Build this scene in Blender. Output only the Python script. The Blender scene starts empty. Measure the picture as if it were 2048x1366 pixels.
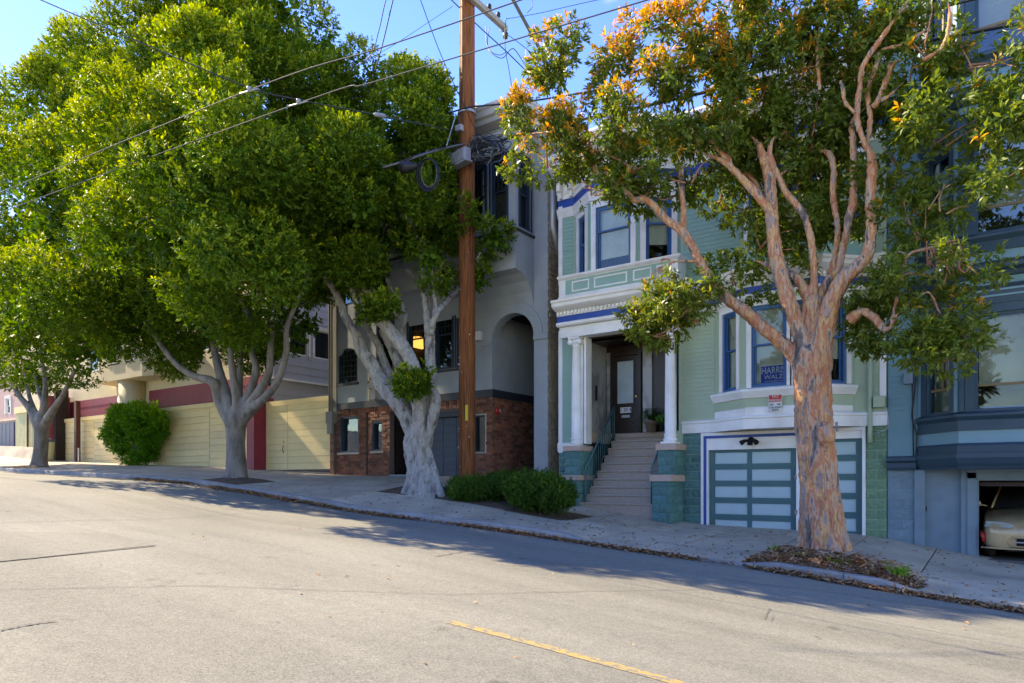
import bpy, bmesh, math, random
import numpy as np
from mathutils import Vector, Matrix
random.seed(7); np.random.seed(7)
R = math.radians
SC = bpy.context.scene

# ---------------------------------------------------------------- camera, sky, sun, exposure
FPX = 1400.0; HOR = 962.0; YAW = 35.2
cam = bpy.data.cameras.new('camera'); camo = bpy.data.objects.new('camera', cam)
SC.collection.objects.link(camo); SC.camera = camo
cam.sensor_width = 36; cam.lens = FPX / 2048 * 36; cam.shift_y = (HOR - 683) / 2048
cam.clip_start = .05; cam.clip_end = 2500
camo.location = (0, 0, 0); camo.rotation_euler = (R(90), 0, R(YAW))
SUN = Vector((-1.25, -.12, 1.0)).normalized()          # towards the sun
EL = math.asin(SUN.z); AZ = math.atan2(SUN.x, SUN.y)   # azimuth clockwise from +Y
W = bpy.data.worlds.new('World'); SC.world = W; W.use_nodes = True
wn = W.node_tree.nodes; wl = W.node_tree.links; wn.clear()
sky = wn.new('ShaderNodeTexSky'); sky.sky_type = 'NISHITA'; sky.sun_disc = False
sky.sun_elevation = EL; sky.sun_rotation = AZ % (2 * math.pi)
sky.air_density = 1.0; sky.dust_density = .05; sky.ozone_density = 2.0; sky.altitude = 50
wtc = wn.new('ShaderNodeTexCoord'); wno = wn.new('ShaderNodeTexNoise'); wmp = wn.new('ShaderNodeMapping')
wmp.inputs['Scale'].default_value = (1.3, 1.3, 4.5); wno.inputs['Scale'].default_value = 1.6
wno.inputs['Detail'].default_value = 8; wno.inputs['Roughness'].default_value = .55
wl.new(wtc.outputs['Generated'], wmp.inputs[0]); wl.new(wmp.outputs[0], wno.inputs['Vector'])
wr = wn.new('ShaderNodeValToRGB'); wr.color_ramp.elements[0].position = .66; wr.color_ramp.elements[1].position = .92
wl.new(wno.outputs['Fac'], wr.inputs[0])
wm = wn.new('ShaderNodeMixRGB'); wl.new(wr.outputs[0], wm.inputs[0])
wh = wn.new('ShaderNodeHueSaturation'); wh.inputs['Saturation'].default_value = 1.3; wh.inputs['Value'].default_value = .75; wh.inputs['Hue'].default_value = .523
wl.new(sky.outputs[0], wh.inputs['Color']); wl.new(wh.outputs[0], wm.inputs[1])
wm.inputs[2].default_value = (3.8, 3.9, 4.1, 1)
wb = wn.new('ShaderNodeBackground'); wb.inputs['Strength'].default_value = .115
wo = wn.new('ShaderNodeOutputWorld'); wl.new(wm.outputs[0], wb.inputs[0]); wl.new(wb.outputs[0], wo.inputs[0])
sl = bpy.data.lights.new('sun', 'SUN'); sl.energy = 2.1; sl.angle = R(.5); sl.color = (1, .92, .78)
so = bpy.data.objects.new('sun', sl); SC.collection.objects.link(so)
so.rotation_euler = SUN.to_track_quat('Z', 'Y').to_euler(); so.location = (-30, -10, 40)
SC.view_settings.view_transform = 'Standard'; SC.view_settings.look = 'None'
SC.view_settings.exposure = 2.7; SC.view_settings.use_white_balance = True; SC.view_settings.white_balance_temperature = 7900; SC.view_settings.gamma = 1.0; SC.view_settings.use_curve_mapping = False
SC.cycles.max_bounces = 8; SC.cycles.diffuse_bounces = 4; SC.cycles.transparent_max_bounces = 12
SC.cycles.use_denoising = True

# ---------------------------------------------------------------- survey helpers
SY, CY = math.sin(R(YAW)), math.cos(R(YAW))
def gx(px, Y):
    u = (px - 1024) / FPX
    return Y * (CY * u - SY) / (CY + SY * u)
def dep(px, Y): return Y / (CY + SY * (px - 1024) / FPX)
def P(px, py, Y): return Vector((gx(px, Y), Y, (HOR - py) * dep(px, Y) / FPX))

# ---------------------------------------------------------------- materials
def srgb(r, g, b):
    f = lambda c: (c / 255 / 12.92) if c / 255 <= .04045 else ((c / 255 + .055) / 1.055) ** 2.4
    return (f(r), f(g), f(b))
MATS = {}
def mat(name, col, rough=.6, col2=None, scale=3.0, bump=0.0, bscale=40.0, metal=0, spec=.4, stretch=(1, 1, 1),
        rnd=0.0, detail=6, fine=0.0, coat=0, lo=.35, hi=.68, dirt=None, dirt_scale=1.0):
    m = bpy.data.materials.new(name); m.use_nodes = True; MATS[name] = m
    N = m.node_tree.nodes; L = m.node_tree.links; b = N['Principled BSDF']
    b.inputs['Roughness'].default_value = rough; b.inputs['Metallic'].default_value = metal
    b.inputs['Specular IOR Level'].default_value = spec; b.inputs['Coat Weight'].default_value = coat
    tc = N.new('ShaderNodeTexCoord'); mp = N.new('ShaderNodeMapping'); mp.inputs['Scale'].default_value = stretch
    L.new(tc.outputs['Object'], mp.inputs[0])
    col2 = col2 or tuple(c * .8 for c in col)
    n1 = N.new('ShaderNodeTexNoise'); n1.inputs['Scale'].default_value = scale; n1.inputs['Detail'].default_value = detail
    n1.inputs['Roughness'].default_value = .62
    L.new(mp.outputs[0], n1.inputs['Vector'])
    rp = N.new('ShaderNodeMapRange'); rp.inputs[1].default_value = lo; rp.inputs[2].default_value = hi
    L.new(n1.outputs['Fac'], rp.inputs[0])
    mx = N.new('ShaderNodeMixRGB'); mx.inputs[1].default_value = (*col, 1); mx.inputs[2].default_value = (*col2, 1)
    L.new(rp.outputs[0], mx.inputs[0]); out = mx.outputs[0]
    if dirt:
        n3 = N.new('ShaderNodeTexNoise'); n3.inputs['Scale'].default_value = dirt_scale; n3.inputs['Detail'].default_value = 9
        L.new(tc.outputs['Object'], n3.inputs['Vector'])
        r3 = N.new('ShaderNodeMapRange'); r3.inputs[1].default_value = .5; r3.inputs[2].default_value = .75; r3.inputs[4].default_value = .6
        L.new(n3.outputs['Fac'], r3.inputs[0])
        m3 = N.new('ShaderNodeMixRGB'); L.new(r3.outputs[0], m3.inputs[0]); L.new(out, m3.inputs[1]); m3.inputs[2].default_value = (*dirt, 1)
        out = m3.outputs[0]
    if rnd or fine:
        hs = N.new('ShaderNodeHueSaturation'); L.new(out, hs.inputs['Color'])
        add = N.new('ShaderNodeMath'); add.operation = 'ADD'
        if rnd:
            oi = N.new('ShaderNodeObjectInfo'); ge = N.new('ShaderNodeNewGeometry')
            a2 = N.new('ShaderNodeMath'); a2.operation = 'ADD'; L.new(oi.outputs['Random'], a2.inputs[0]); L.new(ge.outputs['Random Per Island'], a2.inputs[1])
            fr = N.new('ShaderNodeMath'); fr.operation = 'FRACT'; L.new(a2.outputs[0], fr.inputs[0])
            r2 = N.new('ShaderNodeMapRange'); r2.inputs[3].default_value = 1 - rnd; r2.inputs[4].default_value = 1 + rnd
            L.new(fr.outputs[0], r2.inputs[0]); L.new(r2.outputs[0], add.inputs[0])
        else: add.inputs[0].default_value = 1
        if fine:
            n4 = N.new('ShaderNodeTexNoise'); n4.inputs['Scale'].default_value = bscale; n4.inputs['Detail'].default_value = 3
            L.new(tc.outputs['Object'], n4.inputs['Vector'])
            r4 = N.new('ShaderNodeMapRange'); r4.inputs[1].default_value = .3; r4.inputs[2].default_value = .7
            r4.inputs[3].default_value = -fine; r4.inputs[4].default_value = fine
            L.new(n4.outputs['Fac'], r4.inputs[0]); L.new(r4.outputs[0], add.inputs[1])
        else: add.inputs[1].default_value = 0
        L.new(add.outputs[0], hs.inputs['Value']); out = hs.outputs[0]
    L.new(out, b.inputs['Base Color'])
    if bump:
        n2 = N.new('ShaderNodeTexNoise'); n2.inputs['Scale'].default_value = bscale; n2.inputs['Detail'].default_value = 5
        L.new(mp.outputs[0], n2.inputs['Vector'])
        bp = N.new('ShaderNodeBump'); bp.inputs['Strength'].default_value = bump; bp.inputs['Distance'].default_value = .02
        L.new(n2.outputs['Fac'], bp.inputs['Height']); L.new(bp.outputs[0], b.inputs['Normal'])
    return m
white = mat('white_paint', (.86, .85, .81), .5, (.78, .77, .73), 2.5, .15, 30, dirt=(.55, .53, .48), dirt_scale=1.6)
cream_paint = mat('cream_paint', (.78, .72, .58), .55, (.70, .64, .5), 2, .1, 30)
green_wall = mat('green_siding_paint', (.41, .51, .35), .6, (.37, .465, .315), 1.5, .1, 25, dirt=(.32, .39, .25), dirt_scale=.9)
green_trim = mat('green_panel_paint', (.28, .46, .37), .55, (.25, .42, .33), 2)
teal = mat('teal_block_paint', (.075, .20, .18), .5, (.10, .25, .22), 5, .8, 18, rnd=.14, spec=.5)
sunlit_teal = mat('sunlit_green_block_paint', (.15, .28, .165), .5, (.21, .35, .20), 4, .8, 18, rnd=.12)  # sunlit copy of the teal blocks, yellowish sunlight put into the colour
teal_frame = mat('teal_door_paint', (.055, .15, .15), .45, (.045, .13, .135), 3, .1, 20)
door_panel = mat('pale_teal_panel_paint', (.42, .56, .56), .45, (.38, .52, .53), 2, .05, 20)
blue_frieze = mat('royal_blue_paint', (.012, .06, .30), .4, (.012, .07, .34), 3)
blue_frame = mat('blue_window_paint', (.03, .12, .29), .4, (.025, .10, .24), 3)
stucco = mat('grey_stucco', (.33, .365, .375), .85, (.28, .31, .325), 1.2, .5, 60, dirt=(.23, .245, .25), dirt_scale=.7)
stucco_warm = mat('olive_grey_stucco', (.24, .235, .20), .85, (.2, .195, .165), 1.2, .5, 60)
dark_trim = mat('charcoal_trim', (.03, .035, .045), .5, (.022, .026, .035), 4)
window_dark = mat('dark_slate_window_paint', (.02, .035, .06), .4)
brick_m = mat('clinker_brick', (.34, .12, .06), .85, (.15, .06, .035), 9, .9, 45, rnd=.42, dirt=(.16, .12, .10), dirt_scale=2.4)
mortar = mat('mortar', (.17, .13, .105), .95, (.12, .1, .09), 6, .5, 70)
shingle_m = mat('weathered_shingle', (.46, .34, .22), .9, (.26, .21, .16), 2.5, .7, 30, stretch=(1, 6, .6), rnd=.16)
navy_door = mat('navy_garage_paint', (.018, .045, .075), .4, (.014, .035, .06), 3)
yellow = mat('yellow_board_paint', (.78, .61, .29), .6, (.72, .56, .265), 1.4, .15, 20, rnd=.05, dirt=(.58, .46, .26), dirt_scale=.6)
cream = mat('cream_stucco', (.72, .62, .42), .8, (.66, .57, .39), 1, .3, 50)
crimson = mat('crimson_paint', (.27, .028, .05), .55, (.22, .022, .04), 2, .5, 14)
pale_board = mat('pale_lavender_board', (.42, .43, .47), .6, (.38, .39, .42), 1.5)
brown_post = mat('dark_red_brown_post', (.09, .03, .025), .7)
pink = mat('pink_stucco', (.55, .36, .30), .8, (.5, .33, .28), 1)
ink_blue = mat('ink_blue_door_paint', (.01, .015, .09), .5)
steel_blue = mat('steel_blue_siding_paint', (.15, .29, .32), .5, (.13, .26, .29), 1.5, .1, 25, dirt=(.12, .22, .24), dirt_scale=.8)
sky_panel = mat('light_blue_panel_paint', (.17, .31, .36), .45, (.15, .285, .33), 2)
navy_trim = mat('deep_navy_trim', (.032, .068, .098), .4, (.026, .057, .082), 3, .1, 20)
slate = mat('slate_blue_block_paint', (.18, .27, .31), .5, (.22, .31, .35), 5, .8, 18, rnd=.1)
slate_door = mat('slate_blue_door_paint', (.18, .26, .30), .5, (.15, .225, .265), 1.5, dirt=(.13, .18, .19), dirt_scale=3)
granite = mat('pink_granite_step', (.47, .37, .275), .8, (.36, .28, .205), 30, .3, 90, fine=.12)
granite_cap = mat('tan_stone_cap', (.52, .38, .30), .8, (.45, .33, .26), 12, .2, 60)
conc = mat('pavement_concrete', (.52, .44, .32), .85, (.38, .32, .235), 1.1, .35, 80, rnd=.09, fine=.06, dirt=(.24, .20, .15), dirt_scale=1.3)
curb_m = mat('kerb_concrete', (.33, .32, .29), .85, (.24, .23, .21), 2, .4, 60, rnd=.07, dirt=(.16, .15, .13), dirt_scale=1.5)
soil = mat('dry_soil', (.13, .085, .05), .95, (.08, .05, .03), 6, 1, 40)
terrain_m = mat('dry_ground', (.32, .27, .18), .95, (.25, .21, .14), .6, .5, 20)
wood_door = mat('dark_brown_door_wood', (.035, .018, .012), .35, (.02, .011, .008), 4, stretch=(8, 8, 1))
marble = mat('grey_marble', (.42, .41, .38), .35, (.25, .24, .22), 2.2, stretch=(1, 1, .5), detail=10, lo=.45, hi=.55)
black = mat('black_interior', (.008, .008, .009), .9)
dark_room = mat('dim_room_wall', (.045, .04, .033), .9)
metal_dark = mat('dark_metal', (.03, .03, .033), .45, metal=.6)
galv = mat('galvanised_metal', (.45, .46, .46), .45, (.33, .34, .34), 3, metal=.5)
grey_box = mat('pale_grey_casting', (.33, .34, .35), .5, metal=.2)
cable = mat('black_cable', (.02, .02, .022), .5)
bright_cable = mat('bare_wire', (.14, .14, .14), .6)
wire_m = mat('trolley_wire', (.10, .095, .09), .7)
red_p = mat('red_enamel', (.55, .03, .02), .4)
plastic_w = mat('white_plastic', (.7, .7, .68), .5)
orange_lamp = None
blind_m = mat('pale_blind', (.82, .82, .78), .6)
blind_tan = mat('tan_blind', (.66, .61, .48), .6)
curtain_m = mat('white_curtain', (.62, .72, .74), .8)
paper_m = mat('brown_paper_shade', (.52, .46, .33), .8, (.44, .39, .28), 2)
terracotta = mat('terracotta_pot', (.30, .20, .14), .8)
glass_op = None
def glass(name, refl=.25, tint=(.9, .95, .95)):
    m = bpy.data.materials.new(name); m.use_nodes = True; N = m.node_tree.nodes; L = m.node_tree.links; N.clear()
    g = N.new('ShaderNodeBsdfGlossy'); g.inputs['Roughness'].default_value = .02; g.inputs['Color'].default_value = (*tint, 1)
    t = N.new('ShaderNodeBsdfTransparent'); t.inputs['Color'].default_value = (.85, .9, .88, 1)
    f = N.new('ShaderNodeFresnel'); f.inputs['IOR'].default_value = 1.22
    a = N.new('ShaderNodeMath'); a.operation = 'ADD'; a.inputs[1].default_value = refl; a.use_clamp = True; L.new(f.outputs[0], a.inputs[0])
    tc = N.new('ShaderNodeTexCoord'); n = N.new('ShaderNodeTexNoise'); n.inputs['Scale'].default_value = 1.4
    L.new(tc.outputs['Object'], n.inputs['Vector']); bp = N.new('ShaderNodeBump'); bp.inputs['Strength'].default_value = .12; bp.inputs['Distance'].default_value = .05
    L.new(n.outputs['Fac'], bp.inputs['Height']); L.new(bp.outputs[0], g.inputs['Normal'])
    x = N.new('ShaderNodeMixShader'); L.new(a.outputs[0], x.inputs[0]); L.new(t.outputs[0], x.inputs[1]); L.new(g.outputs[0], x.inputs[2])
    o = N.new('ShaderNodeOutputMaterial'); L.new(x.outputs[0], o.inputs[0]); return m
glass_m = glass('window_glass', .03); glass_hi = glass('reflective_window_glass', .10)
def emis(name, col, s, base=(.8, .5, .2)):
    m = mat(name, base, .6); b = m.node_tree.nodes['Principled BSDF']
    b.inputs['Emission Color'].default_value = (*col, 1); b.inputs['Emission Strength'].default_value = s; return m
lamp_m = emis('lit_orange_shade', (1, .42, .10), .42)
# asphalt
def asphalt(name, c1, c2):
    m = bpy.data.materials.new(name); m.use_nodes = True; N = m.node_tree.nodes; L = m.node_tree.links; b = N['Principled BSDF']
    b.inputs['Roughness'].default_value = .9; b.inputs['Specular IOR Level'].default_value = .2
    tc = N.new('ShaderNodeTexCoord')
    def noise(s, d=6, st=(1, 1, 1), r=.6):
        mp = N.new('ShaderNodeMapping'); mp.inputs['Scale'].default_value = st; L.new(tc.outputs['Object'], mp.inputs[0])
        n = N.new('ShaderNodeTexNoise'); n.inputs['Scale'].default_value = s; n.inputs['Detail'].default_value = d; n.inputs['Roughness'].default_value = r
        L.new(mp.outputs[0], n.inputs['Vector']); return n.outputs['Fac']
    def rng(s, a, b_, c, d):
        r = N.new('ShaderNodeMapRange'); L.new(s, r.inputs[0])
        for i, v in enumerate((a, b_, c, d)): r.inputs[i + 1].default_value = v
        return r.outputs[0]
    mx = N.new('ShaderNodeMixRGB'); L.new(rng(noise(.45, 7, (.35, 1, 1)), .35, .7, 0, 1), mx.inputs[0])
    mx.inputs[1].default_value = (*c1, 1); mx.inputs[2].default_value = (*c2, 1)
    v = N.new('ShaderNodeTexVoronoi'); v.inputs['Scale'].default_value = 95; L.new(tc.outputs['Object'], v.inputs['Vector'])
    sep = N.new('ShaderNodeSeparateColor'); L.new(v.outputs['Color'], sep.inputs[0])
    a = N.new('ShaderNodeMath'); a.operation = 'ADD'; L.new(rng(sep.outputs[0], 0, 1, .74, 1.24), a.inputs[0]); L.new(rng(noise(9, 4), .3, .7, -.07, .07), a.inputs[1])
    a2 = N.new('ShaderNodeMath'); a2.operation = 'ADD'; L.new(a.outputs[0], a2.inputs[0])
    L.new(rng(noise(1.1, 4, (.06, 1, 1)), .42, .66, .04, -.15), a2.inputs[1])
    # rare dark oil drips
    a3 = N.new('ShaderNodeMath'); a3.operation = 'ADD'; L.new(a2.outputs[0], a3.inputs[0]); L.new(rng(noise(2.3, 3), .66, .73, 0, -.26), a3.inputs[1])
    hs = N.new('ShaderNodeHueSaturation'); L.new(mx.outputs[0], hs.inputs['Color']); L.new(a3.outputs[0], hs.inputs['Value'])
    L.new(hs.outputs[0], b.inputs['Base Color'])
    bp = N.new('ShaderNodeBump'); bp.inputs['Strength'].default_value = .3; bp.inputs['Distance'].default_value = .006
    L.new(v.outputs['Distance'], bp.inputs['Height']); L.new(bp.outputs[0], b.inputs['Normal'])
    return m
road_m = asphalt('worn_asphalt', (.232, .224, .180), (.172, .166, .134))
patch_m = asphalt('patched_asphalt', (.205, .197, .158), (.165, .158, .128))
crack_m = mat('tar_crack', (.11, .10, .085), .9)
def paintline():
    m = mat('worn_yellow_road_paint', (.40, .28, .09), .8, (.21, .19, .15), 16, .3, 90, detail=12, lo=.485, hi=.53); return m
yline = paintline()
def leafmat(name, dark, light, tip, trans=.38, rough=.55, spec=.15):
    m = bpy.data.materials.new(name); m.use_nodes = True; N = m.node_tree.nodes; L = m.node_tree.links; b = N['Principled BSDF']
    b.inputs['Roughness'].default_value = rough; b.inputs['Specular IOR Level'].default_value = spec
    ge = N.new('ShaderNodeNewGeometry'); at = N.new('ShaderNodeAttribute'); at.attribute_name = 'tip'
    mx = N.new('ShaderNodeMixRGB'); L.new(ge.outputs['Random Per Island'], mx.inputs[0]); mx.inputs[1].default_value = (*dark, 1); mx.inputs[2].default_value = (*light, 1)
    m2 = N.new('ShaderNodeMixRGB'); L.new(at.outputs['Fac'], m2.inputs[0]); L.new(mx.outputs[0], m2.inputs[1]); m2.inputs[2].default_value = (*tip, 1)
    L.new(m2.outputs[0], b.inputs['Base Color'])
    tr = N.new('ShaderNodeBsdfTranslucent'); hs = N.new('ShaderNodeHueSaturation'); hs.inputs['Value'].default_value = 1.5; hs.inputs['Hue'].default_value = .49; hs.inputs['Saturation'].default_value = 1.1
    L.new(m2.outputs[0], hs.inputs['Color']); L.new(hs.outputs[0], tr.inputs['Color'])
    x = N.new('ShaderNodeMixShader'); x.inputs[0].default_value = trans
    L.new(b.outputs[0], x.inputs[1]); L.new(tr.outputs[0], x.inputs[2]); L.new(x.outputs[0], N['Material Output'].inputs[0]); return m
ficus_leaf = leafmat('ficus_leaf', (.026, .078, .006), (.10, .19, .012), (.40, .46, .03), .34)  # last colour: sunlit leaf tops painted yellow-green
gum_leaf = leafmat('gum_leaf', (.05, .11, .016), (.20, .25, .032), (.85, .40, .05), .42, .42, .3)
bush_leaf = leafmat('bush_leaf', (.05, .17, .01), (.10, .27, .015), (.22, .40, .03))
hedge_leaf = leafmat('hedge_leaf', (.03, .085, .012), (.07, .15, .02), (.16, .26, .03))
fern_leaf = leafmat('fern_leaf', (.05, .16, .03), (.09, .24, .04), (.15, .3, .05))
litter_m = leafmat('dry_leaf', (.26, .12, .055), (.50, .25, .11), (.62, .42, .22), .1, .7, .2)
weed_m = leafmat('weed_leaf', (.12, .26, .03), (.2, .36, .04), (.3, .4, .05))
def bark(name, cols, scale, stretch, bump=.8, bscale=14):
    m = bpy.data.materials.new(name); m.use_nodes = True; N = m.node_tree.nodes; L = m.node_tree.links; b = N['Principled BSDF']
    b.inputs['Roughness'].default_value = .75; b.inputs['Specular IOR Level'].default_value = .25
    tc = N.new('ShaderNodeTexCoord'); mp = N.new('ShaderNodeMapping'); mp.inputs['Scale'].default_value = stretch; L.new(tc.outputs['Object'], mp.inputs[0])
    n = N.new('ShaderNodeTexNoise'); n.inputs['Scale'].default_value = scale; n.inputs['Detail'].default_value = 8; n.inputs['Distortion'].default_value = .12
    L.new(mp.outputs[0], n.inputs['Vector']); r = N.new('ShaderNodeValToRGB'); e = r.color_ramp.elements
    e[0].position = cols[0][0]; e[0].color = (*cols[0][1], 1); e[1].position = cols[-1][0]; e[1].color = (*cols[-1][1], 1)
    for p, c in cols[1:-1]: k = e.new(p); k.color = (*c, 1)
    L.new(n.outputs['Fac'], r.inputs[0])
    n2 = N.new('ShaderNodeTexNoise'); n2.inputs['Scale'].default_value = bscale; n2.inputs['Detail'].default_value = 8; L.new(mp.outputs[0], n2.inputs['Vector'])
    sp = N.new('ShaderNodeMapRange'); sp.inputs[1].default_value = .58; sp.inputs[2].default_value = .68; L.new(n2.outputs['Fac'], sp.inputs[0])
    mx = N.new('ShaderNodeMixRGB'); mx.blend_type = 'MULTIPLY'; mul = N.new('ShaderNodeMath'); mul.operation = 'MULTIPLY'; mul.inputs[1].default_value = .6
    L.new(sp.outputs[0], mul.inputs[0]); L.new(mul.outputs[0], mx.inputs[0]); L.new(r.outputs[0], mx.inputs[1]); mx.inputs[2].default_value = (.25, .24, .24, 1)
    L.new(mx.outputs[0], b.inputs['Base Color'])
    bp = N.new('ShaderNodeBump'); bp.inputs['Strength'].default_value = bump; bp.inputs['Distance'].default_value = .03
    ad = N.new('ShaderNodeMath'); ad.operation = 'ADD'; L.new(n.outputs['Fac'], ad.inputs[0]); L.new(n2.outputs['Fac'], ad.inputs[1])
    L.new(ad.outputs[0], bp.inputs['Height']); L.new(bp.outputs[0], b.inputs['Normal']); return m
gum_bark = bark('smooth_orange_bark', [(.30, (.20, .13, .10)), (.40, (.36, .16, .09)), (.50, (.46, .21, .11)), (.58, (.42, .17, .11)), (.66, (.40, .25, .10)), (.78, (.30, .22, .18))], 1.9, (1.6, 1.6, .5), .5, 7)
gum_base = bark('flaking_orange_bark', [(.30, (.09, .07, .06)), (.39, (.22, .17, .14)), (.405, (.46, .33, .23)), (.45, (.50, .27, .15)), (.465, (.44, .17, .09)), (.53, (.47, .22, .11)), (.545, (.56, .34, .14)), (.60, (.52, .28, .17)), (.615, (.36, .25, .20)), (.72, (.30, .24, .20))], 3.6, (1.7, 1.7, .38), 1, 19)
ficus_bark = bark('pale_grey_bark', [(.28, (.10, .085, .07)), (.42, (.28, .26, .225)), (.56, (.38, .36, .32)), (.66, (.30, .28, .245)), (.78, (.17, .15, .125))], 4.2, (1.6, 1.6, .6), 1, 15)
ficus_bark2 = bark('grey_brown_bark', [(.30, (.11, .095, .075)), (.5, (.20, .175, .145)), (.7, (.26, .235, .2))], 3.0, (1.6, 1.6, .5), .6, 12)
pole_m = bark('stained_pole_wood', [(.28, (.05, .017, .008)), (.42, (.16, .052, .017)), (.52, (.29, .105, .032)), (.62, (.20, .065, .02)), (.78, (.08, .026, .011))], 3.4, (7, 7, .3), .7, 22)

# ---------------------------------------------------------------- object helpers
COL = SC.collection
def tag(o, label=None, cat=None, group=None, kind=None):
    if label: o['label'] = label
    if cat: o['category'] = cat
    if group: o['group'] = group
    if kind: o['kind'] = kind
    return o
def thing(name, loc, label, cat, group=None, kind=None):
    o = bpy.data.objects.new(name, None); COL.objects.link(o); o.location = loc; o.empty_display_size = .2
    return tag(o, label, cat, group, kind)
WLOC = {}
def wloc(o):
    v = Vector((0, 0, 0))
    while o is not None: v = v + o.location; o = o.parent
    return v
def link(name, me, m, parent=None, smooth=False):
    if m is not None and len(me.materials) == 0: me.materials.append(m)
    o = bpy.data.objects.new(name, me); COL.objects.link(o)
    if parent is not None: o.parent = parent
    if smooth: me.polygons.foreach_set('use_smooth', [True] * len(me.polygons))
    return o
class Frame:
    def __init__(s, x, y, tx=1., ty=0.):
        l = math.hypot(tx, ty); s.o = (x, y); s.t = (tx / l, ty / l); s.n = (ty / l, -tx / l); s.L = l
    def p(s, a, b, z): return (s.o[0] + s.t[0] * a + s.n[0] * b, s.o[1] + s.t[1] * a + s.n[1] * b, z)
def front(Y): return Frame(0, Y)
def seg(p, q): return Frame(p[0], p[1], q[0] - p[0], q[1] - p[1])
class MB:
    def __init__(s): s.v = []; s.f = []
    def box(s, fr, a0, a1, b0, b1, z0, z1):
        if a1 - a0 < 1e-5 or z1 - z0 < 1e-5: return s
        n = len(s.v)
        for z in (z0, z1):
            for a, b in ((a0, b0), (a1, b0), (a1, b1), (a0, b1)): s.v.append(fr.p(a, b, z))
        s.f += [tuple(n + i for i in q[::-1]) for q in ((3, 2, 1, 0), (4, 5, 6, 7), (0, 1, 5, 4), (1, 2, 6, 5), (2, 3, 7, 6), (3, 0, 4, 7))]
        return s
    def xbox(s, x0, x1, y0, y1, z0, z1): return s.box(front(0), x0, x1, -y1, -y0, z0, z1)
    def ring(s, fr, a0, a1, z0, z1, w, b0, b1, wb=None):
        wb = w if wb is None else wb
        s.box(fr, a0, a0 + w, b0, b1, z0, z1); s.box(fr, a1 - w, a1, b0, b1, z0, z1)
        s.box(fr, a0 + w, a1 - w, b0, b1, z1 - w, z1)
        if wb: s.box(fr, a0 + w, a1 - w, b0, b1, z0, z0 + wb)
        return s
    def wall(s, fr, a0, a1, z0, z1, b0, b1, holes=()):
        A = sorted({a0, a1, *[min(max(v, a0), a1) for h in holes for v in h[:2]]}); Z = sorted({z0, z1, *[min(max(v, z0), z1) for h in holes for v in h[2:]]})
        for j in range(len(Z) - 1):
            run = None
            for i in range(len(A) - 1):
                ca, cz = (A[i] + A[i + 1]) / 2, (Z[j] + Z[j + 1]) / 2
                if any(h[0] < ca < h[1] and h[2] < cz < h[3] for h in holes):
                    if run is not None: s.box(fr, run, A[i], b0, b1, Z[j], Z[j + 1]); run = None
                elif run is None: run = A[i]
            if run is not None: s.box(fr, run, A[-1], b0, b1, Z[j], Z[j + 1])
        return s
    def siding(s, fr, a0, a1, z0, z1, holes=(), lap=.1, b=.004, out=.010):
        k = 0; z = z0
        while z < z1 - 1e-4:
            zt = min(z + lap, z1); ivs = [(a0, a1)]
            for h in holes:
                if h[2] < zt - .01 and h[3] > z + .01:
                    nv = []
                    for p, q in ivs:
                        if h[1] <= p or h[0] >= q: nv.append((p, q)); continue
                        if h[0] > p: nv.append((p, h[0]))
                        if h[1] < q: nv.append((h[1], q))
                    ivs = nv
            for p, q in ivs:
                if q - p < .01: continue
                n = len(s.v)
                s.v += [fr.p(p, b, z), fr.p(q, b, z), fr.p(q, b + out, z), fr.p(p, b + out, z), fr.p(p, b, zt), fr.p(q, b, zt)]
                s.f += [(n, n + 3, n + 2, n + 1)[::-1], (n + 3, n + 4, n + 5, n + 2)[::-1], (n, n + 4, n + 3)[::-1], (n + 1, n + 2, n + 5)[::-1]]
            z = zt
        return s
    def mold(s, path, prof, caps=True):
        n0 = len(s.v); m = len(prof); K = len(path)
        for i, (x, y) in enumerate(path):
            ns = []
            if i > 0: f = seg(path[i - 1], path[i]); ns.append(f.n)
            if i < K - 1: f = seg(path[i], path[i + 1]); ns.append(f.n)
            if len(ns) == 2:
                sx, sy = ns[0][0] + ns[1][0], ns[0][1] + ns[1][1]; l = math.hypot(sx, sy); sx /= l; sy /= l
                c = sx * ns[0][0] + sy * ns[0][1]; mx_, my_ = sx / c, sy / c
            else: mx_, my_ = ns[0]
            for b, z in prof: s.v.append((x + mx_ * b, y + my_ * b, z))
        for i in range(K - 1):
            for j in range(m):
                a = n0 + i * m + j; b_ = n0 + i * m + (j + 1) % m; s.f.append((a, b_, b_ + m, a + m)[::-1])
        if caps: s.f.append(tuple(n0 + j for j in range(m))[::-1]); s.f.append(tuple(n0 + (K - 1) * m + j for j in range(m)))
        return s
    def tube(s, pts, rad, n=8, caps=True, flute=0, fk=5, seed=0):
        pts = [Vector(p) for p in pts]; K = len(pts); n0 = len(s.v)
        if not hasattr(rad, '__len__'): rad = [rad] * K
        up = None; rs = random.Random(seed)
        for i in range(K):
            t = (pts[min(i + 1, K - 1)] - pts[max(i - 1, 0)]).normalized()
            if up is None:
                up = Vector((0, 0, 1)) if abs(t.z) < .9 else Vector((1, 0, 0))
            u = (up - t * up.dot(t)).normalized(); w = t.cross(u); up = u
            for j in range(n):
                a = 2 * math.pi * j / n
                r = rad[i] * (1 + (flute * math.sin(fk * a + i * .35 + seed) + flute * .6 * math.sin(3 * a - i * .2 + seed * 2) if flute else 0))
                s.v.append(tuple(pts[i] + (u * math.cos(a) + w * math.sin(a)) * r))
        for i in range(K - 1):
            for j in range(n):
                a = n0 + i * n + j; b = n0 + i * n + (j + 1) % n; s.f.append((a, b, b + n, a + n))
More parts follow.
